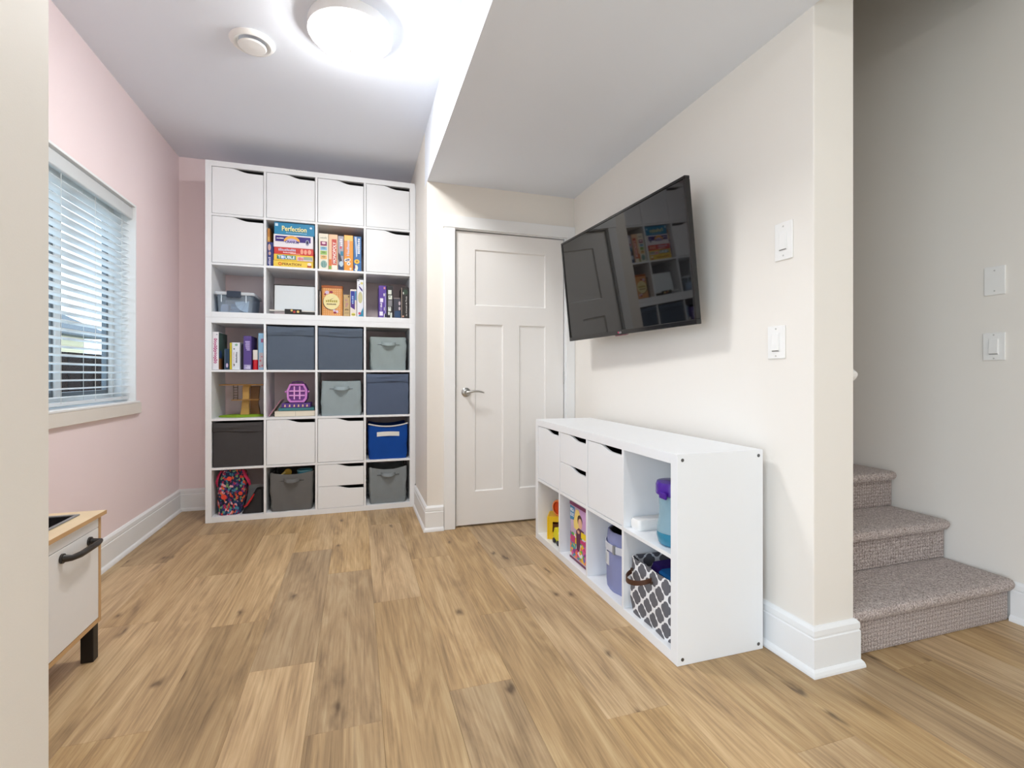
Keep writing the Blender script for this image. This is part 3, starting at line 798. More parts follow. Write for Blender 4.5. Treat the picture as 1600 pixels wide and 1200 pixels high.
# row three, fourth column: books
t, w, h = carton('book', 'purple book with white labels at the left of the dark books', 'book', 1.193, 1.252, 1.5105, 1.768, '5a3aa0', .05, .2)
printed(t, 'spine_edge', col('8d80c2', .5), [rect(.046, .058, .003, .20)])
printed(t, 'lettering', col('ece8f6', .5), [rect(.010, .034, .125, .156), rect(.006, .032, .018, .050), rect(.036, .050, .195, .168+.005)]+squiggle_row(.010, .026, .085, .122, 4, RND, True)+[rect(.040, .050, .060, .085), rect(.040, .056, .002, .034)])
printed(t, 'lettering', col('8878bc', .5), [rect(.010, .026, .055, .082)])
printed(t, 'emblem', col('e0909a', .5), [oval(.044, .238, .007, .010)])
t, w, h = carton('book', 'black book with stacked white labels', 'book', 1.2555, 1.3045, 1.5105, 1.772, '26242a', .05, .2)
for q_ in (rect(.010, .036, .190, .225), rect(.012, .040, .150, .182), rect(.010, .032, .055, .090), rect(.010, .022, .025, .050), rect(.026, .040, .004, .044)): printed(t, 'spine_label', col('dfe6dc', .5), [q_])
printed(t, 'lettering', col('85858a', .5), [rect(.010, .040, .095, .144)])
printed(t, 'lettering', col('2a2a30', .5), [rect(.020, .026, .164, .178), rect(.014, .028, .080, .084)], .0009)
t, w, h = carton('book', 'short dark book with a blue lower corner between two black books', 'book', 1.3065, 1.364, 1.5105, 1.676, '3a3a48', .055, .2)
printed(t, 'print', col('28486e', .5), [rect(.010, .055, .004, .060)])
printed(t, 'print', col('c3b6bd', .5), [oval(.048, .122, .008, .016), oval(.048, .080, .008, .014)], .0009)
printed(t, 'edge_print', col('a89a94', .5), [rect(.002, .050, .160, .1645)])
t, w, h = carton('book', 'black book with white lettering at the right end', 'book', 1.369, 1.4265, 1.5105, 1.763, '231f1f', .05, .2)
printed(t, 'spine_edge', col('c9b6a6', .5), [rect(.000, .0035, .002, .25)])
printed(t, 'lettering', col('ece6e2', .5), text_polys('Le Conseil de Trois', .034, .044, .022, .180, True, .01))
printed(t, 'picture', col('2f4636', .5), [oval(.032, .215, .018, .022)])
printed(t, 'picture', col('d8dcd0', .5), [oval(.016, .205, .004, .010)], .0009)
printed(t, 'emblem', col('d9a58c', .5), [oval(.014, .018, .007)])

# row four, first column: books
zb = 1.0955
t, w, h = carton('book', 'thick white book with pink letters up its spine', 'book', .0405, .080, zb, 1.366, 'eceaf0', .02, .24)
printed(t, 'lettering', col('c06a94', .5), [oval(.018+.002*math.sin(k*2.1), .052+.0165*k, .010+.002*math.sin(k*1.3), .0085, 10) for k in range(11)])
printed(t, 'lettering', col('f0e6ee', .5), [oval(.018+.003*math.sin(k*2.1), .053+.0165*k, .0035, .003, 8) for k in range(11)], .0009)
printed(t, 'emblem', col('8d93a4', .5), [oval(.028, .252, .004)])
sidef = lambda a, b, off: (.0391+off, a, b)
printed(t, 'cover_print', col('4c6a64', .5), [rect(.002, .238, .002, .266)], .0005, sidef)
printed(t, 'cover_print', col('b5794a', .5), [rect(.002, .11, .002, .08)], .0009, sidef)
printed(t, 'cover_print', col('3f5f9a', .5), [oval(.05, .11, .035, .03)], .0009, sidef)
t, w, h = carton('book', 'short navy book beside the thick white book', 'book', .113, .146, zb, 1.246, '17344f', .03, .16)
printed(t, 'print', col('cdb8d4', .5), [oval(.018, .030, .007, .016)])
printed(t, 'spine_edge', col('7a8a9c', .5), [rect(.003, .005, .003, .145)])
t, w, h = carton('book', 'thin yellow book next to the navy one', 'book', .1475, .162, zb, 1.290, 'cdbb2e', .03, .2)
t, w, h = carton('book', 'white book with small grey spine print next to the yellow one', 'book', .1635, .214, zb, 1.293, 'e4e8ef', .025, .2)
printed(t, 'print', col('4a4a5a', .5), [[(.008, .150), (.014, .156), (.020, .150), (.014, .144)]]+squiggle_row(.024, .034, .05, .13, 9, RND, True)+[oval(.014, .034, .004, .008)])
printed(t, 'print', col('8db39a', .5), [oval(.028, .180, .009)])
printed(t, 'print', col('c9a59a', .5), squiggle_row(.008, .014, .02, .13, 12, RND, True))
t, w, h = carton('book', 'dark thin book behind the white one', 'book', .2155, .2345, zb, 1.275, '2c2a3c', .06, .2)
t, w, h = carton('book', 'purple book with pale lettering in the middle shelf row', 'book', .239, .291, zb, 1.342, '57428a', .02, .22)
printed(t, 'lettering', col('b3a4d6', .5), squiggle_row(.010, .042, .140, .212, 6, RND, True))
printed(t, 'band', col('a7a0c8', .5), [rect(.004, .048, .003, .036)])
printed(t, 'lettering', col('d9d3ea', .5), squiggle_row(.014, .044, .006, .030, 4, RND, True), .0009)
t = thing('lidded_canister', 'small white canister with a red lower half among the books', 'canister', S(.3135, .05, zb))
MB().lathe([(0, 0), (.0185, 0), (.0195, .004), (.0195, .068), (.0185, .072), (0, .072)], (0, 0, 0), 24).build('red_cup', col('cf1626', .3), t, smooth=True)
MB().box(-.016, .016, -.014, .014, .0725, .146).build('white_top', col('e9e3da', .5), t, bevel=.002)
t, w, h = carton('book', 'pale blue book at the right of the middle shelf row', 'book', .336, .372, zb, 1.364, '86aecb', .02, .22)
printed(t, 'print', col('8f5578', .5), [rect(.018, .034, .200, .228), rect(.006, .014, .02, .03)])
printed(t, 'print', col('b0a7ad', .5), [rect(.006, .034, .012, .125)], .0005)
printed(t, 'print', col('b8616d', .5), [oval(.014, .066, .007), oval(.026, .030, .006), oval(.024, .095, .005)], .0009)

# ------------------------------------------------------------------ fabric boxes
def bin_mesh(w, d, h, taper=0., sag=0., bulge=0., r=.02, thick=.005, seed=1, wob=.0015, n=8, sagside=None):
    """open cloth box, origin at the middle of its front foot edge"""
    rn = random.Random(seed); ph = [rn.uniform(0, 6.28) for _ in range(6)]
    sagside = sag if sagside is None else sagside
    def per(ww, dd, inset):
        pts = []
        x0, x1, y0, y1 = -ww/2+inset, ww/2-inset, inset, dd-inset
        side = lambda a, b, m: [(a[0]+(b[0]-a[0])*k/m, a[1]+(b[1]-a[1])*k/m) for k in range(m)]
        rr = max(r-inset, .004)
        for cx, cy, a0, nxt in ((x0+rr, y0+rr, PI, (x1-rr, y0)), (x1-rr, y0+rr, 1.5*PI, (x1, y1-rr)), (x1-rr, y1-rr, 0, (x0+rr, y1)), (x0+rr, y1-rr, PI/2, (x0, y0+rr))):
            arc = [(cx+rr*math.cos(a0+PI/2*k/3), cy+rr*math.sin(a0+PI/2*k/3)) for k in range(4)]
            pts += arc[:-1]+side(arc[-1], nxt, 10)
        return pts
    rings = []
    def ring(tz, inset):
        s = 1-taper*(1-tz); out = []
        for x, y in per(w*s, d, inset):
            u = max(-1, min(1, x/(w*s/2))); v = max(-1, min(1, (y-d/2)/(d/2)))
            ff = (1-u*u) if abs(v) > .8 else 0; fs = (1-v*v) if abs(u) > .8 else 0
            dz = -sag*ff-sagside*fs
            bl_ = bulge*math.sin(PI*tz)
            wx = wob*(math.sin(9*tz+6*v+ph[0])+math.sin(17*tz-4*v+ph[1]))
            wy = wob*(math.sin(8*tz+7*u+ph[2])+math.sin(15*tz-9*u+ph[3])+1.2*math.sin(5*u+ph[4]))
            X = x+(u*bl_*(1-v*v*.4) if abs(u) > .8 else 0)+(wx if abs(u) > .8 else 0)
            Y = y+(v*bl_ if abs(v) > .8 else 0)+(wy if abs(v) > .8 else 0)+(.004 if True else 0)
            out.append((X, Y, tz*(h+dz*tz*tz)))
        return out
    for k in range(n+1): rings.append(ring(k/n, 0 if k else .003))
    for k in range(n, -1, -1):
        rg = ring(max(k/n, .02), thick); rings.append(rg)
    return MB().loft(rings)

def strap(t, w, z, y, mat, name='handle', bow=.02, th=.024, sag=.012):
    """cloth loop standing off the front face"""
    m = MB(); a = []
    for k in range(13):
        u = -1+2*k/12; o = bow*(1-abs(u)**3)
        a.append((u*w/2, y-.001-o, z-sag*(1-u*u)))
    lean = bow*.6
    rings = [[(x, yy, zz_+th/2), (x, yy-.003, zz_+th/2), (x, yy-.003-lean*(1-(2*x/w)**2), zz_-th/2), (x, yy-lean*(1-(2*x/w)**2), zz_-th/2)] for x, yy, zz_ in a]
    return m.loft(rings).build(name, mat, t, smooth=True)

def soft_box(label, x, z, i_w, hexc, seed, depth=.36, group=None, y=.004):
    t = thing('fabric_storage_box', label, 'storage box', S(x, y, z+.0008), 0, group)
    fm = fabric(hexc, 700, .04)
    w, h = i_w, .322
    bin_mesh(w, depth, h, 0, .004, .0, .008, .005, seed, .0008).build('body', fm, t, smooth=True)
    rn = random.Random(seed); p = [rn.uniform(0, 6) for _ in range(4)]
    # folded top band with slack creases
    rings = []
    for k in range(25):
        u = -1+2*k/24; xx = u*(w/2-.004)
        rg = []
        for q in range(9):
            v = q/8
            zz_ = h-.004-.062*v+.003*math.sin(2.5*u+p[0])*v
            yy = -.0015-.0035*math.sin(PI*v)**.6-.0022*math.sin(9*v+2.2*u+p[1])*(1-u*u)-.0015*math.sin(17*v-1.5*u+p[2])*(1-u*u)
            rg.append((xx, yy, zz_))
        rg += [(xx, .006, h-.066), (xx, .006, h-.004)]
        rings.append(rg)
    MB().loft(rings).build('top_band', fm, t, smooth=True)
    return t

cx = lambda i: .0395+(.3345+.016)*i+.3345/2+.0005*i
SLATE = '5d6877'
soft_box('slate grey fabric box in the left of two side by side slots', cx(1), 1.0955, .325, SLATE, 3, group='slate fabric boxes')
soft_box('slate grey fabric box left of the pale grey handled bin', cx(2), 1.0955, .325, SLATE, 5, group='slate fabric boxes')
soft_box('slate grey fabric box above the royal blue bin', cx(3), .7435, .325, '59657b', 8, group='slate fabric boxes')
soft_box('charcoal fabric box under the toy tree house', cx(0), .3915, .325, '4a4849', 12)

def handled_bin(label, x, z, w, h, hexc, seed, taper=.04, sag=.01, y=.03, depth=.30, hz=None, hw_=.11, group='grey handled fabric bins', bulge=.004):
    t = thing('fabric_bin', label, 'storage bin', S(x, y, z+.0008), 0, group)
    fm = fabric(hexc, 600, .05)
    bin_mesh(w, depth, h, taper, sag, bulge, .018, .004, seed, .0022).build('body', fm, t, smooth=True)
    hz = hz or h*.80
    strap(t, hw_, hz, .003, fm, 'handle', .026, .024, .006)
    for s in (-1, 1):
        MB().box(s*(hw_/2+.012)-.018, s*(hw_/2+.012)+.018, -.003, .004, hz-.011, hz-.007).build('handle_seam', col(dark(hexc, .6), .9), t)
    return t
handled_bin('pale grey handled bin at the right of the fourth row', cx(3)+.008, 1.0955, .278, .262, '98a5a6', 21, .03, .002, .03)
handled_bin('pale grey handled bin beside the pet carrier shelf', cx(2)+.004, .7435, .284, .268, '9aa8ac', 22, -.03, .004, .02)
handled_bin('mid grey handled bin in the bottom right slot', cx(3)+.004, .0405, .292, .292, '868d90', 23, .06, .026, .02)
bt = handled_bin('dark grey handled bin with toys, beside the floral backpack', cx(1)+.004, .0405, .300, .292, '6e6e6d', 24, .06, .022, .015)
# toys in that bin
t = thing('toy_medallion', 'gold round toy poking out of the dark grey bin', 'toy', S(.525, .11, .235))
MB().lathe([(0, -.006), (.024, -.006), (.028, -.002), (.028, .002), (.024, .006), (0, .006)], (0, 0, .078), 22, 'y').build('disc', col('c9a545', .35, metal=.4), t, smooth=True)
MB().box(-.008, .008, -.005, .005, -.04, .052).build('stem', col('b8923a', .4), t)
MB().cyl((-.05, -.01, .055), (-.018, 0, .082), .008, n=10).build('arm', col('e6cf7d', .4), t, smooth=True)
t = thing('toy_cup', 'teal toy cup poking out of the dark grey bin', 'toy', S(.645, .11, .20))
MB().lathe([(0, 0), (.046, 0), (.052, .06), (.054, .125), (.050, .125), (.047, .06), (.042, .006), (0, .006)], (0, 0, 0), 26).build('cup', col('4f9ab0', .25), t, smooth=True)
MB().lathe([(.0545, .118), (.057, .120), (.057, .128), (.0545, .130)], (0, 0, 0), 26, cap0=False, cap1=False).build('rim', col('7fbccb', .25), t, smooth=True)

t = thing('fabric_bin', 'royal blue bin with white rim and white label strip', 'storage bin', S(cx(3)+.004, .02, .3917))
fm = fabric('1a4a9c', 600, .05)
bin_mesh(.302, .30, .280, .04, .022, .004, .018, .004, 31, .002).build('body', fm, t, smooth=True)
strap(t, .172, .196, .001, col('e4e4dd', .7), 'label_strip', .002, .034, -.004)
rings = []
pts = [(-.151+.302*k/20, .000+.0015*math.sin(k), .2795-.022*(1-(2*k/20-1)**2)) for k in range(21)]
MB().tube(pts, .0055, 8).build('rim_piping', col('d9d6d2', .7), t, smooth=True)

# ------------------------------------------------------------------ row three left: plastic tub, whiteboard
t = thing('plastic_tub', 'clear plastic tub with a pale lid and dark latch', 'storage box', S(.178, .04, 1.5105))
CLR = glass_material('e2ecf5', .05, .80)
tw = .238
rings = [rrect(-tw/2*.93, tw/2*.93, .008, .292, .02, 0), rrect(-tw/2, tw/2, 0, .30, .022, .128), rrect(-tw/2+.003, tw/2-.003, .003, .297, .02, .128), rrect(-tw/2*.93+.003, tw/2*.93-.003, .011, .289, .018, .004)]
MB().loft(rings).build('body', CLR, t, smooth=True)
MB().loft([rrect(-tw/2-.012, tw/2+.012, -.012, .312, .026, .1285), rrect(-tw/2-.014, tw/2+.014, -.014, .314, .027, .136), rrect(-tw/2-.008, tw/2+.008, -.008, .308, .025, .150), rrect(-tw/2+.02, tw/2-.02, .02, .28, .02, .154)]).build('lid', col('c9ced3', .25), t, smooth=True)
MB().box(-.048, .045, -.022, -.0145, .108, .156).build('latch', col('2d3a4c', .3), t, bevel=.004)
for s in (-.085, .075): MB().box(s-.003, s+.003, -.006, -.001, .075, .128).build('rib', col('d9e4ec', .3), t)
pp = thing('paper_fan', 'folded white paper inside the clear tub', 'paper', S(.215, .062, 1.516))
rings = []
for k in range(13):
    a = PI*(.02+.48*k/12); zz_ = .003*(k % 2)
    rings.append([(.045-.085*math.cos(a)*1.0, zz_, .004+.085*(1-math.sin(a))*.9), (.05, zz_+.02, .088-.003*k*0), (.05, zz_+.0215, .088), (.045-.085*math.cos(a), zz_+.0015, .004+.085*(1-math.sin(a))*.9)])
MB().loft(rings).build('sheet', col('eef0f2', .8), pp)
for nm, lb, x, y, hx, sz in (('toy_brick_pack', 'pinkish packet inside the clear tub at the left', .104, .075, 'c9b6bc', (.05, .05, .05)), ('cable_coil', None, 0, 0, '', 0)):
    if nm == 'toy_brick_pack':
        q = thing('paper_packet', lb, 'packet', S(x, y, 1.516)); MB().loft([rrect(-.024, .024, 0, .08, .008, .001), rrect(-.025, .025, 0, .082, .01, .045), rrect(-.020, .020, .006, .076, .01, .060)]).build('packet', col(hx, .7), q, smooth=True)
q = thing('blue_toy_heap', 'slate blue folded cloth inside the clear tub', 'cloth', S(.168, .09, 1.516))
for k in range(4):
    MB().loft([rrect(-.035+.004*k, .04-.003*k, 0, .15, .012, .001+.016*k), rrect(-.036+.003*k, .041-.004*k, -.002, .152, .014, .010+.016*k), rrect(-.033+.004*k, .038-.004*k, .001, .149, .012, .0155+.016*k)]).build('fold', fabric('6f88a6' if k % 2 else '8b9db2'), q, smooth=True)

t = thing('whiteboard', 'small whiteboard with thin black frame and ledge', 'whiteboard', S(.435, .05, 1.5108), rot=(math.radians(-4), 0, 0))
MB().box(.004, .286, .002, .008, .034, .222).build('board', col('dfe6ea', .22, vary=.01), t)
for a, b, c, d in ((-.003, .004, .027, .229), (.286, .289, .027, .229), (.004, .286, .222, .229), (.004, .286, .027, .034)):
    MB().box(a, b, 0, .010, c, d).build('frame', col('2a2626', .4), t)
MB().box(-.028, .290, -.022, -.001, .022, .031).build('ledge', col('d9d6d0', .4), t, bevel=.002)
MB().box(.09, .285, -.012, .004, 0.001, .021).build('foot', col('3a3836', .6), t)
t = thing('board_eraser', 'black board eraser with small coloured dots under the whiteboard', 'eraser', S(.515, .006, 1.5108))
MB().box(0, .116, 0, .018, 0, .038).build('block', col('2c2a28', .7), t, bevel=.003)
printed(t, 'dot_print', col('e6c978', .6), [oval(.048, .028, .008), oval(.092, .020, .009)])
printed(t, 'dot_print', col('b03a34', .6), [oval(.066, .018, .009)])

# ------------------------------------------------------------------ toy tree house, pet carrier and books (row five)
zb = .7437
t = thing('toy_tree_house', 'wooden toy tree house with ladder on a green base', 'toy', S(.205, .10, zb))
gb = MB().lathe([(0, 0), (.155, 0), (.158, .004), (.15, .011), (.10, .016), (0, .017)], (0, .06, 0), 32).build('green_base', fabric('86a832', 300), t, smooth=True)
for v in gb.data.vertices: v.co.y = .06+(v.co.y-.06)*.62
TAN = birch('c99e55'); TAN2 = birch('9a6f38'); TAN3 = birch('7a5228')
MB().prism([(-.012, .012), (.050, .012), (.050, .215), (.062, .235), (.010, .235), (.004, .215), (.006, .15), (.000, .10), (-.004, .05)], .03, .062).build('trunk', TAN, t, bevel=.003)
MB().prism([(.050, .012), (.118, .012), (.105, .10), (.112, .20), (.118, .228), (.052, .228)], .065, .10).build('trunk_wing', TAN3, t, bevel=.002)
up_ = MB().prism([(-.138, 0), (.155, 0), (.155, .008), (-.138, .008)], -.02, .14, 'y').build('upper_platform', TAN2, t, bevel=.002)
up_.location.z = .2355
lp_ = MB().prism([(-.058, 0), (.125, 0), (.125, .006), (-.058, .006)], -.03, .028, 'y').build('lower_platform', TAN2, t, bevel=.002)
lp_.location.z = .125
lad = MB().box(-.050, -.046, .0, .006, .131, .235).box(-.022, -.018, .0, .006, .131, .235).build('ladder_rail', col('4a3020', .6), t)
for k in range(5): MB().box(-.046, -.022, .001, .005, .142+.019*k, .146+.019*k).build('ladder_rung', col('4a3020', .6), lad)

q, w, h = carton('book', 'thick cream book at the bottom of the pile under the toy carrier', 'book', .440, .722, zb, zb+.041, 'e6dcc8', .05, .22, bevel=.003)
printed(q, 'page_gap', col('8d8478', .7), [rect(.144, .1455, .002, .038)])
printed(q, 'cover_edge', col('7e7a74', .7), [rect(.001, .281, .0385, .0405)])
q, w, h = carton('book', 'teal book in the middle of the pile under the toy carrier', 'book', .466, .716, zb+.0420, zb+.063, '3f8088', .055, .21, bevel=.003)
q, w, h = carton('book', 'purple book with gold letters on top of the pile', 'book', .487, .688, zb+.0640, zb+.098, '5b3a8c', .06, .19, bevel=.003)
printed(q, 'lettering', col('e8c79a', .5), [[(x, .006), (x+.012, .008), (x+.009, .026), (x+.002, .022)] for x in (.018, .050, .082, .112, .142, .172)])
PKM = col('d58ad6', .35); PUR = col('7c3f96', .4); PKL = col('e9a9e6', .3)
t = thing('toy_pet_carrier', 'pink and purple toy pet carrier with a barred gate', 'toy', S(.592, .075, zb+.0988))
oct_ = lambda s, t_=0: [(x*s, .078+(z-.078)*s) for x, z in ((-.052, .002), (.052, .002), (.072, .030), (.074, .10), (.052, .148), (-.052, .148), (-.074, .10), (-.072, .030))]
MB().prism(oct_(1.0), .012, .13).build('shell', PUR, t, bevel=.006, seg=3)
o1, o2 = oct_(.97), oct_(.78)
v = [(x, 0, z) for x, z in o1]+[(x, 0, z) for x, z in o2]+[(x, .0115, z) for x, z in o1]+[(x, .0115, z) for x, z in o2]
f = []
for i in range(8):
    j = (i+1) % 8
    f += [(i, j, 8+j, 8+i), (16+i, 24+i, 24+j, 16+j), (i, 16+i, 16+j, j), (8+i, 8+j, 24+j, 24+i)]
MB().add(v, f).build('gate_frame', PKM, t, bevel=.002)
for x in (-.019, .019): MB().box(x-.005, x+.005, .002, .009, .028, .128).build('gate_bar', PKL, t)
for z in (.058, .092): MB().box(-.055, .055, .0015, .0085, z-.005, z+.005).build('gate_bar', PKL, t)
for s in (-1, 1): MB().cyl((s*.074, .02, .085), (s*.086, .02, .085), .008, n=10).build('hinge_knob', PKM, t, smooth=True)
MB().tube([(-.04, .06, .148), (-.036, .06, .158), (0, .06, .162), (.036, .06, .158), (.04, .06, .148)], .005, 8).build('carry_handle', PUR, t, smooth=True)
t = thing('picture_book', 'thin pink picture book leaning at the left of the book pile', 'book', S(.3965, .06, zb+.0032), rot=(0, math.radians(34), 0))
MB().box(0, .004, 0, .2, 0, .145).build('cover', col('b86f8e', .5), t)
MB().box(.0042, .0052, .003, .195, .002, .143).build('pages', col('e9d9cf', .7), t)

# ------------------------------------------------------------------ backpack and black bag (bottom left slot)
FLOR = patch_material('floral_cloth', ['1b2a4e', 'c8362f', '1d3a66', 'e0a0a8', '18234a', 'a02a52', '3f7f9a', '1a2440', 'd86a3c', '182448', '16223f', '6f9a6a', '141d38', '5a2f7a'], 80, .8, (1, 1, .75))
t = thing('floral_backpack', 'small navy and red floral backpack with magenta straps', 'backpack', S(.158, .03, .0408))
rings = []
for k in range(15):
    u = k/14; z = .322*u
    hw2 = .074+.030*math.sin(PI*min(1, u*1.1)*.62)-.022*u*u; dp = .16-.05*u
    if k == 0: hw2 *= .93
    if k == 14: hw2 *= .8; dp *= .8
    rings.append([(x-.018*(1-u)**2+.004*u, y, z) for x, y, _ in rrect(-hw2, hw2, .012*u, .012*u+dp, min(.035, hw2*.6), 0)])
MB().loft(rings).build('body', FLOR, t, smooth=True)
MB().tube([(-.06, -.004, .08), (-.05, -.006, .15), (0, -.008, .172), (.05, -.006, .15), (.06, -.004, .08)], .003, 6).build('pocket_zip', col('191d33', .6), t, smooth=True)
for s, a in ((-1, .0), (1, .0)):
    pts = [(s*.070, .03, .318), (s*.088, .015, .28), (s*(.098 if s < 0 else .112), .015, .235), (s*(.094 if s < 0 else .116), .03, .205)]
    MB().tube(pts, [.010, .013, .013, .010], 10, .5).build('strap', col('b3204e', .7), t, smooth=True)
printed(t, 'motif', col('e24a34', .8), [oval(-.045, .135, .018), oval(.062, .155, .014), oval(-.01, .265, .016)], .012)
t = thing('black_bag', 'slumped black bag with a red strap beside the backpack', 'bag', S(.304, .030, .0408))
rings = []
for k in range(9):
    u = k/8; z = .165*u
    a = -.082+.088*u**1.05; b_ = .066-.006*u; dd = .2-.1*u
    rings.append([(x, y, z+(.012*math.sin(8*x*10)*0)) for x, y, _ in rrect(a, b_, .02*u, .02*u+dd, min(.025, (b_-a)*.4), 0)])
MB().loft(rings).build('body', col('17161a', .55, vary=.2), t, smooth=True)
MB().tube([(-.060, -.012, .052), (-.042, -.012, .066), (-.016, -.010, .105), (.004, -.002, .142)], [.010, .016, .014, .008], 10, .5).build('strap', col('c4262c', .5), t, smooth=True)

# ------------------------------------------------------------------ television
tv = thing('television', 'black flat screen television tilted down from the wall', 'television', (1.353, 2.376, 1.602), rot=(.1027, 0, -1.5149))
TW_, TH_ = 1.19, .646
BLK = col('0c0c0d', .18, vary=.02); BLK2 = col('141416', .45)
b_ = .013; bb = .024
for a, b, c, d in ((-TW_/2, TW_/2, TH_/2-b_, TH_/2), (-TW_/2, TW_/2, -TH_/2, -TH_/2+bb), (-TW_/2, -TW_/2+b_, -TH_/2+bb, TH_/2-b_), (TW_/2-b_, TW_/2, -TH_/2+bb, TH_/2-b_)):
    MB().box(a, b, -.006, .022, c, d).build('bezel', BLK, tv, bevel=.003)
MB().box(-TW_/2+b_, TW_/2-b_, -.001, .004, -TH_/2+bb, TH_/2-b_).build('screen', col('060607', .035, vary=0, spec=.65), tv)
MB().loft([[(-TW_/2+.004, .0225, -TH_/2+.004), (TW_/2-.004, .0225, -TH_/2+.004), (TW_/2-.004, .0225, TH_/2-.004), (-TW_/2+.004, .0225, TH_/2-.004)], [(-.46, .055, -.25), (.46, .055, -.25), (.46, .055, .22), (-.46, .055, .22)]]).build('back_shell', BLK2, tv)
printed(tv, 'logo', col('d8d4d6', .3, metal=.6), text_polys('LG', -.006, .014, -TH_/2+.007, -TH_/2+.018, bold=.02), .0066)
printed(tv, 'logo_mark', col('b02a55', .4), [oval(-.014, -TH_/2+.0125, .006)], .0066)
MB().loft([rrect(-.05, .05, -.004, .012, .005, -TH_/2-.006), rrect(-.06, .06, -.005, .014, .006, -TH_/2-.0005)]).build('power_lip', col('6a3a44', .3), tv, smooth=True)
mnt = MB().box(-.2, .2, .056, .066, -.16, .16).build('mount_plate', BLK2, tv)
MB().box(-.03, .03, .067, .150, -.04, .04).build('mount_arm', BLK2, mnt)

# ------------------------------------------------------------------ low shelf contents
RZ = -PI/2
def lthing(name, label, cat, x, y, z, group=None): return thing(name, label, cat, Lw(x, y, z+.0008), RZ, group)
YEL = col('f2c60e', .3); DK = col('6d3a0a', .5)
# shape sorter in the far slot: x from the far end; slot .04 - .374
t = lthing('shape_sorter', 'yellow toy shape sorter cube with window openings', 'toy', .103, .046, .0400)
t.rotation_euler = (0, 0, RZ-math.radians(28))
def framed(mb, W, H, hx0, hx1, hz0, hz1, y0, y1):
    mb.box(-W/2, hx0, y0, y1, 0, H).box(hx1, W/2, y0, y1, 0, H).box(hx0, hx1, y0, y1, 0, hz0).box(hx0, hx1, y0, y1, hz1, H)
mb = MB(); framed(mb, .13, .14, -.034, .034, .045, .108, 0, .010); mb.build('front_face', YEL, t, bevel=.004)
MB().box(-.065, .065, .12, .13, 0, .14).build('back_face', YEL, t, bevel=.004)
for s_ in (-1, 1):
    xx = s_*.06
    MB().box(xx-.005, xx+.005, .0105, .034, 0, .14).box(xx-.005, xx+.005, .096, .1195, 0, .14).box(xx-.005, xx+.005, .034, .096, 0, .045).box(xx-.005, xx+.005, .034, .096, .108, .14).build('side_face', YEL, t)
MB().box(-.0545, .0545, .0105, .1195, .0, .008).build('floor_face', YEL, t)
MB().box(-.0545, .0545, .0105, .1195, .132, .140).build('top_face', col('d9a90c', .35), t)
MB().box(-.048, .048, .02, .11, .009, .09).build('inner_block', DK, t)
t = lthing('toy_ring_drum', 'orange round toy drum standing on the yellow cube', 'toy', .176, .078, .1812)
t.rotation_euler = (0, 0, RZ+math.radians(20))
MB().lathe([(.038, 0), (.048, .002), (.050, .014), (.048, .026), (.038, .028)], (0, 0, .050), 30, 'y', cap0=False, cap1=False).build('rim', col('f58a4a', .3), t, smooth=True)
MB().lathe([(0, .008), (.0385, .008), (.0385, .022), (0, .022)], (0, 0, .050), 30, 'y').build('disc', col('d9480f', .35), t)
t = lthing('toy_truck', 'lime yellow toy truck at the front of the far slot', 'toy', .262, .028, .0400)
MB().prism([(-.05, .022), (.05, .022), (.05, .07), (.02, .075), (.005, .098), (-.032, .092), (-.05, .05)], .006, .062).build('body', col('e6dc12', .3), t, bevel=.005)
MB().box(-.045, .048, .010, .058, .012, .0215).build('chassis', col('a9c21c', .4), t)
for x in (-.03, .03):
    for y in (.0, .054):
        MB().cyl((x, y, .015), (x, y+.013, .015), .0148, n=18).build('wheel', col('2b2a3a', .6), t, smooth=True)

# bag of building blocks, second slot (x .39 - .725)
t = lthing('toy_block_bag', 'clear pink and purple bag of toy building blocks', 'toy bag', .465, .03, .0400)
BW, BH = .225, .318
rings = []
for k in range(13):
    u = k/12; th_ = .13*math.sin(PI*(.12+.76*u))**.6*(1-.35*u)
    rings.append([(x, y, BH*u) for x, y, _ in rrect(0, BW, .0, th_, min(.02, th_*.45), 0)])
MB().loft(rings).build('bag', col('c9b3cf', .3, trans=.0), t, smooth=True)
blocks = patch_material('block_heap_print', ['d2317f', '2a9aa0', 'f0c22e', '8a2f8f', 'ef7f3a', 'e8e4ef', '4fb04a', 'd65aa0', '5a6fc0'], 38, .35, (1, .2, 1.4))
printed(t, 'block_print', blocks, [rect(.012, .213, .02, .15)], .0012)
printed(t, 'top_band', col('7d1f5a', .4), [rect(.004, .221, .298, .316)], .0016)
printed(t, 'bottom_band', col('6d2348', .4), [rect(.004, .221, .002, .014)], .0016)
printed(t, 'logo_panel', col('2f86b8', .4), [[(.010, .215), (.062, .222), (.070, .292), (.010, .294)]], .0014)
printed(t, 'lettering', col('f4f6fa', .4), text_polys('MEGA', .014, .060, .262, .282, bold=.03)+text_polys('BLOKS', .014, .060, .236, .256, bold=.03), .0018)
printed(t, 'sun_print', col('f2d77a', .4), [[(.062, .18), (.13, .17), (.15, .25), (.12, .29), (.085, .285), (.055, .22)]], .0014)
printed(t, 'cloud_print', col('cfa3d6', .4), [rect(.12, .215, .20, .297)], .0013)
printed(t, 'figure_hair', col('4a2a1e', .5), [oval(.135, .236, .030, .030)], .0020)
printed(t, 'figure_face', col('e8b89a', .5), [oval(.139, .221, .024, .028)], .0023)
printed(t, 'figure_dress', col('5a2348', .5), [[(.095, .07), (.13, .07), (.15, .15), (.185, .19), (.12, .195), (.088, .17)]], .0018)
printed(t, 'figure_arm', col('e0ac8e', .5), [oval(.118, .172, .016, .009)], .0022)
printed(t, 'block_print', col('f2d51c', .4), [rect(.150, .212, .150, .182)], .0021)
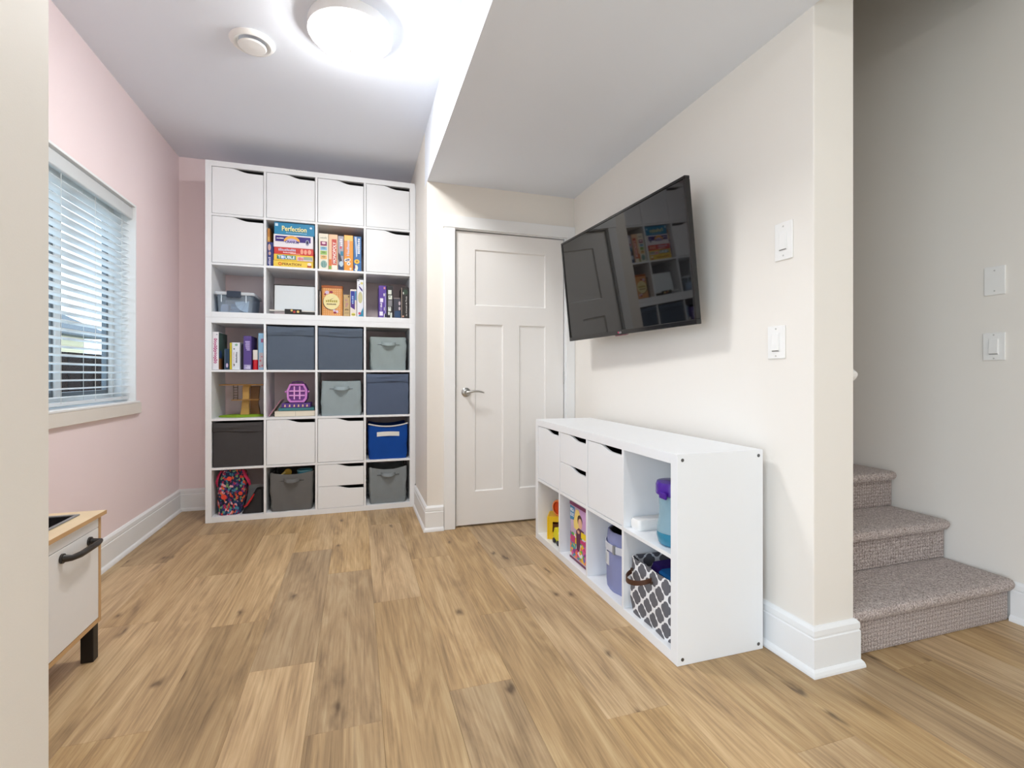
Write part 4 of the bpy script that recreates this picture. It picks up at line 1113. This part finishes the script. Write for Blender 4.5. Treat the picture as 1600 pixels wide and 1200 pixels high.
printed(t, 'block_print', col('c8357a', .4), [rect(.020, .075, .095, .135), rect(.14, .205, .118, .140)], .0021)

# lavender bin, third slot (x .742 - 1.077)
t = lthing('fabric_bin', 'lavender blue upright bin with a white strap and label pocket', 'storage bin', .925, .032, .0400)
LAV = fabric('8e94bd', 600)
bin_mesh(.225, .26, .278, -.10, .0, .004, .105, .006, 41, .001).build('body', LAV, t, smooth=True)
ln = bin_mesh(.206, .24, .270, -.10, 0, 0, .095, .004, 42, .0).build('liner', col('17181c', .9), t, smooth=True)
ln.location = (0, .010, .003)
ol = [(-.0125+.1055*math.cos(PI+PI/2*q/8), .1095+.1055*math.sin(PI+PI/2*q/8)) for q in range(1, 9)]+[(.0125+.1055*math.cos(1.5*PI+PI/2*q/8), .1095+.1055*math.sin(1.5*PI+PI/2*q/8)) for q in range(0, 8)]
ol = [(x*1.045, .004+(y-.004)*1.0-.006) for x, y in ol]
MB().loft([[(x, y, .222), (x, y-.003, .222), (x, y-.003, .188), (x, y, .188)] for x, y in ol]).build('strap', col('cfd3de', .6), t, smooth=True)
MB().box(.028, .044, -.008, .004, .184, .224).build('buckle', col('8d8f92', .4), t, bevel=.002)
pk = [(x, y) for x, y in ol if -.090 < x < -.005]
MB().loft([[(x, y+.003, .176), (x, y-.001, .176), (x, y-.001, .116), (x, y+.003, .116)] for x, y in pk]).build('label_pocket', col('d9dce2', .4), t, smooth=True)
pk2 = [(x, y) for x, y in ol if -.075 < x < -.015]
MB().loft([[(x, y-.0012, .169), (x, y-.0022, .169), (x, y-.0022, .123), (x, y-.0012, .123)] for x, y in pk2]).build('label_card', col('b9bec4', .5), t)

# trellis bin, fourth slot (x 1.093 - 1.428)
t = lthing('fabric_bin', 'grey bin with white trellis pattern and brown leather handle', 'storage bin', 1.256, .016, .0400)
TR = trellis_material()
bin_mesh(.290, .33, .235, -.03, .0, .004, .03, .005, 51, .0015).build('body', TR, t, smooth=True)
LEA = col('4a2c1c', .45, vary=.15)
pts = []
for k in range(17):
    a = PI*k/16
    pts.append((-.035-.072*math.cos(a), -.006-.055*math.sin(a), .192-.018*math.sin(a)-.010*math.cos(a)))
rings = [[(x, y, z+.010), (x, y-.004, z+.010), (x, y-.004, z-.010), (x, y, z-.010)] for x, y, z in pts]
MB().loft(rings).build('handle', LEA, t, smooth=True)
for x in (-.107, .037): MB().cyl((x, -.010, .190+.0), (x, -.004, .190), .007, n=12).build('rivet', col('3a2a20', .4), t)
q = lthing('blue_cloth', 'bright blue folded cloth in the trellis bin', 'cloth', 1.312, .065, .198)
for k in range(3):
    MB().loft([rrect(-.075+.008*k, .07, 0, .12, .02, .001+.022*k), rrect(-.078+.008*k, .073, -.003, .123, .022, .012+.022*k), rrect(-.07+.008*k, .066, .004, .116, .02, .0215+.022*k)]).build('fold', fabric('1f6fb8'), q, smooth=True)
q = lthing('red_pouch', 'dark red spotted pouch in the trellis bin', 'pouch', 1.325, .21, .215)
MB().loft([rrect(-.06, .06, 0, .09, .02, .001), rrect(-.07, .07, -.008, .098, .025, .04), rrect(-.062, .062, 0, .09, .025, .085), rrect(-.03, .03, .02, .07, .018, .098)]).build('pouch', patch_material('spotted_red', ['7a1a35', '8a1f3c', '7a1a35', 'd9a0b0', '6d1730', '7f1c38'], 90), q, smooth=True)
q = lthing('purple_cloth', 'dark purple cloth in the far corner of the trellis bin', 'cloth', 1.168, .10, .165)
MB().loft([rrect(-.025, .04, 0, .13, .018, .001), rrect(-.03, .045, -.004, .134, .02, .05), rrect(-.022, .035, .01, .12, .016, .085)]).build('cloth', fabric('3d2a78'), q, smooth=True)
q = lthing('brown_toy', 'brown toy loop sticking up in the trellis bin', 'toy', 1.235, .20, .15)
MB().tube([(-.02, 0, 0), (-.022, .004, .06), (-.01, .006, .10), (.012, .004, .10), (.03, .002, .07), (.04, 0, .02)], .011, 10).build('loop', col('5a2a22', .6), q, smooth=True)
# top right slot: bottle and white case
z2 = .393
t = lthing('snack_jar', 'pale blue plastic jar with a purple lid', 'jar', 1.338, .084, z2)
JAR = col('a9cfe0', .12, trans=.35)
prof = [(0, 0), (.050, 0), (.062, .010), (.068, .035), (.066, .07), (.059, .11), (.058, .15), (.060, .19), (.058, .195), (0, .195)]
MB().lathe(prof[:4]+[(.0672, .052), (0, .052)], (0, 0, 0), 32).build('tinted_foot', col('3f9fc4', .15, trans=.3), t, smooth=True)
MB().lathe([(0, .0525), (.0670, .0525), (.066, .07), (.059, .11), (.058, .15), (.060, .19), (.058, .195), (0, .195)], (0, 0, 0), 32).build('body', JAR, t, smooth=True)
MB().lathe([(0, .1955), (.066, .1955), (.071, .200), (.071, .235), (.067, .246), (.03, .250), (0, .250)], (0, 0, 0), 32).build('lid', col('4b1f96', .25), t, smooth=True)
MB().box(.01, .05, -.078, -.068, .190, .215).build('lid_tab', col('4b1f96', .25), t, bevel=.003)
t = lthing('white_case', 'white rounded plastic case lying beside the purple lidded jar', 'case', 1.128, .03, z2)
MB().loft([rrect(-.027, .034, .004, .186, .012, 0), rrect(-.032, .039, 0, .19, .016, .010), rrect(-.032, .039, 0, .19, .016, .034), rrect(-.026, .033, .006, .184, .012, .044)]).build('case', WHITEPL, t, smooth=True)

# ------------------------------------------------------------------ play kitchen at the left edge
KF = -.92
kx = lambda x: x-KF
k = thing('play_kitchen', 'white and birch toy kitchen with a black sink and handle', 'toy kitchen', (KF, 1.90, .0005))
BIR = birch('e3cda8'); BIR2 = birch('c8a070'); KW = col('ecebea', .35, vary=.01)
y0, y1 = 1.50-1.90, 2.222-1.90
XW_ = -.365
# worktop with a cut-out for the sink
sy0, sy1, sx_0, sx_1 = -.13, y1-.055, XW_+.06, -.052
m = MB().box(XW_, sx_0, y0, y1+.012, .532, .546).box(sx_1, .012, y0, y1+.012, .532, .546).box(sx_0, sx_1, y0, sy0, .532, .546).box(sx_0, sx_1, sy1, y1+.012, .532, .546)
m.build('worktop', BIR, k)
MB().box(.0125, .0135, y0, y1+.012, .532, .546).build('worktop_edge', BIR2, k)
sk = MB().box(sx_0-.008, sx_0+.004, sy0-.008, sy1+.008, .5465, .551).box(sx_1-.004, sx_1+.008, sy0-.008, sy1+.008, .5465, .551).box(sx_0+.004, sx_1-.004, sy0-.008, sy0+.004, .5465, .551).box(sx_0+.004, sx_1-.004, sy1-.004, sy1+.008, .5465, .551).build('sink_rim', col('7d7f82', .35), k, bevel=.0015)
MB().box(sx_0+.001, sx_0+.005, sy0+.001, sy1-.001, .44, .546).box(sx_1-.005, sx_1-.001, sy0+.001, sy1-.001, .44, .546).box(sx_0+.005, sx_1-.005, sy0+.001, sy0+.005, .44, .546).box(sx_0+.005, sx_1-.005, sy1-.005, sy1-.001, .44, .546).box(sx_0+.001, sx_1-.001, sy0+.001, sy1-.001, .434, .4395).build('sink_basin', col('232326', .4), k)
MB().box(XW_+.01, .0, y1-.016, y1, .135, .5315).build('side_panel', BIR2, k)
MB().box(XW_+.01, .0, y0, y0+.016, .135, .5315).build('side_panel', BIR2, k)
MB().box(XW_+.01, -.001, y0+.0165, y1-.0165, .135, .150).build('bottom_panel', BIR2, k)
MB().box(XW_+.01, XW_+.018, y0+.0165, y1-.0165, .1505, .5315).build('back_panel', KW, k)
MB().box(-.018, -.001, y0+.0165, y1-.0170, .491, .5315).build('apron', KW, k, bevel=.001)
dr = MB().box(-.018, -.001, -.045, y1-.0170, .153, .4885).build('cabinet_door', KW, k, bevel=.001)
dr2 = MB().box(-.018, -.001, y0+.0165, -.048, .153, .4885).build('oven_door', KW, k, bevel=.001)
hy0, hy1, hz = 1.965-1.90, 2.150-1.90, .452
HB = col('2b2724', .4)
MB().tube([(.0, hy0, hz+.006), (.022, hy0+.012, hz+.002), (.030, hy0+.05, hz), (.030, hy1-.03, hz), (.028, hy1, hz), (.0, hy1-.012, hz+.006)], [.012, .009, .010, .010, .010, .010], 10, 1.1).build('handle', HB, dr, smooth=True)
for yy in (hy0, hy1-.012): MB().cyl((-.0005, yy, hz+.006), (.006, yy, hz+.006), .016, n=16).build('handle_foot', HB, dr, smooth=True)
for yy in (y0+.005, y1-.042):
    for xx in (XW_+.015, -.046):
        MB().box(xx, xx+.040, yy, yy+.036, 0, .1345).build('leg', col('191716', .5), k, bevel=.002)
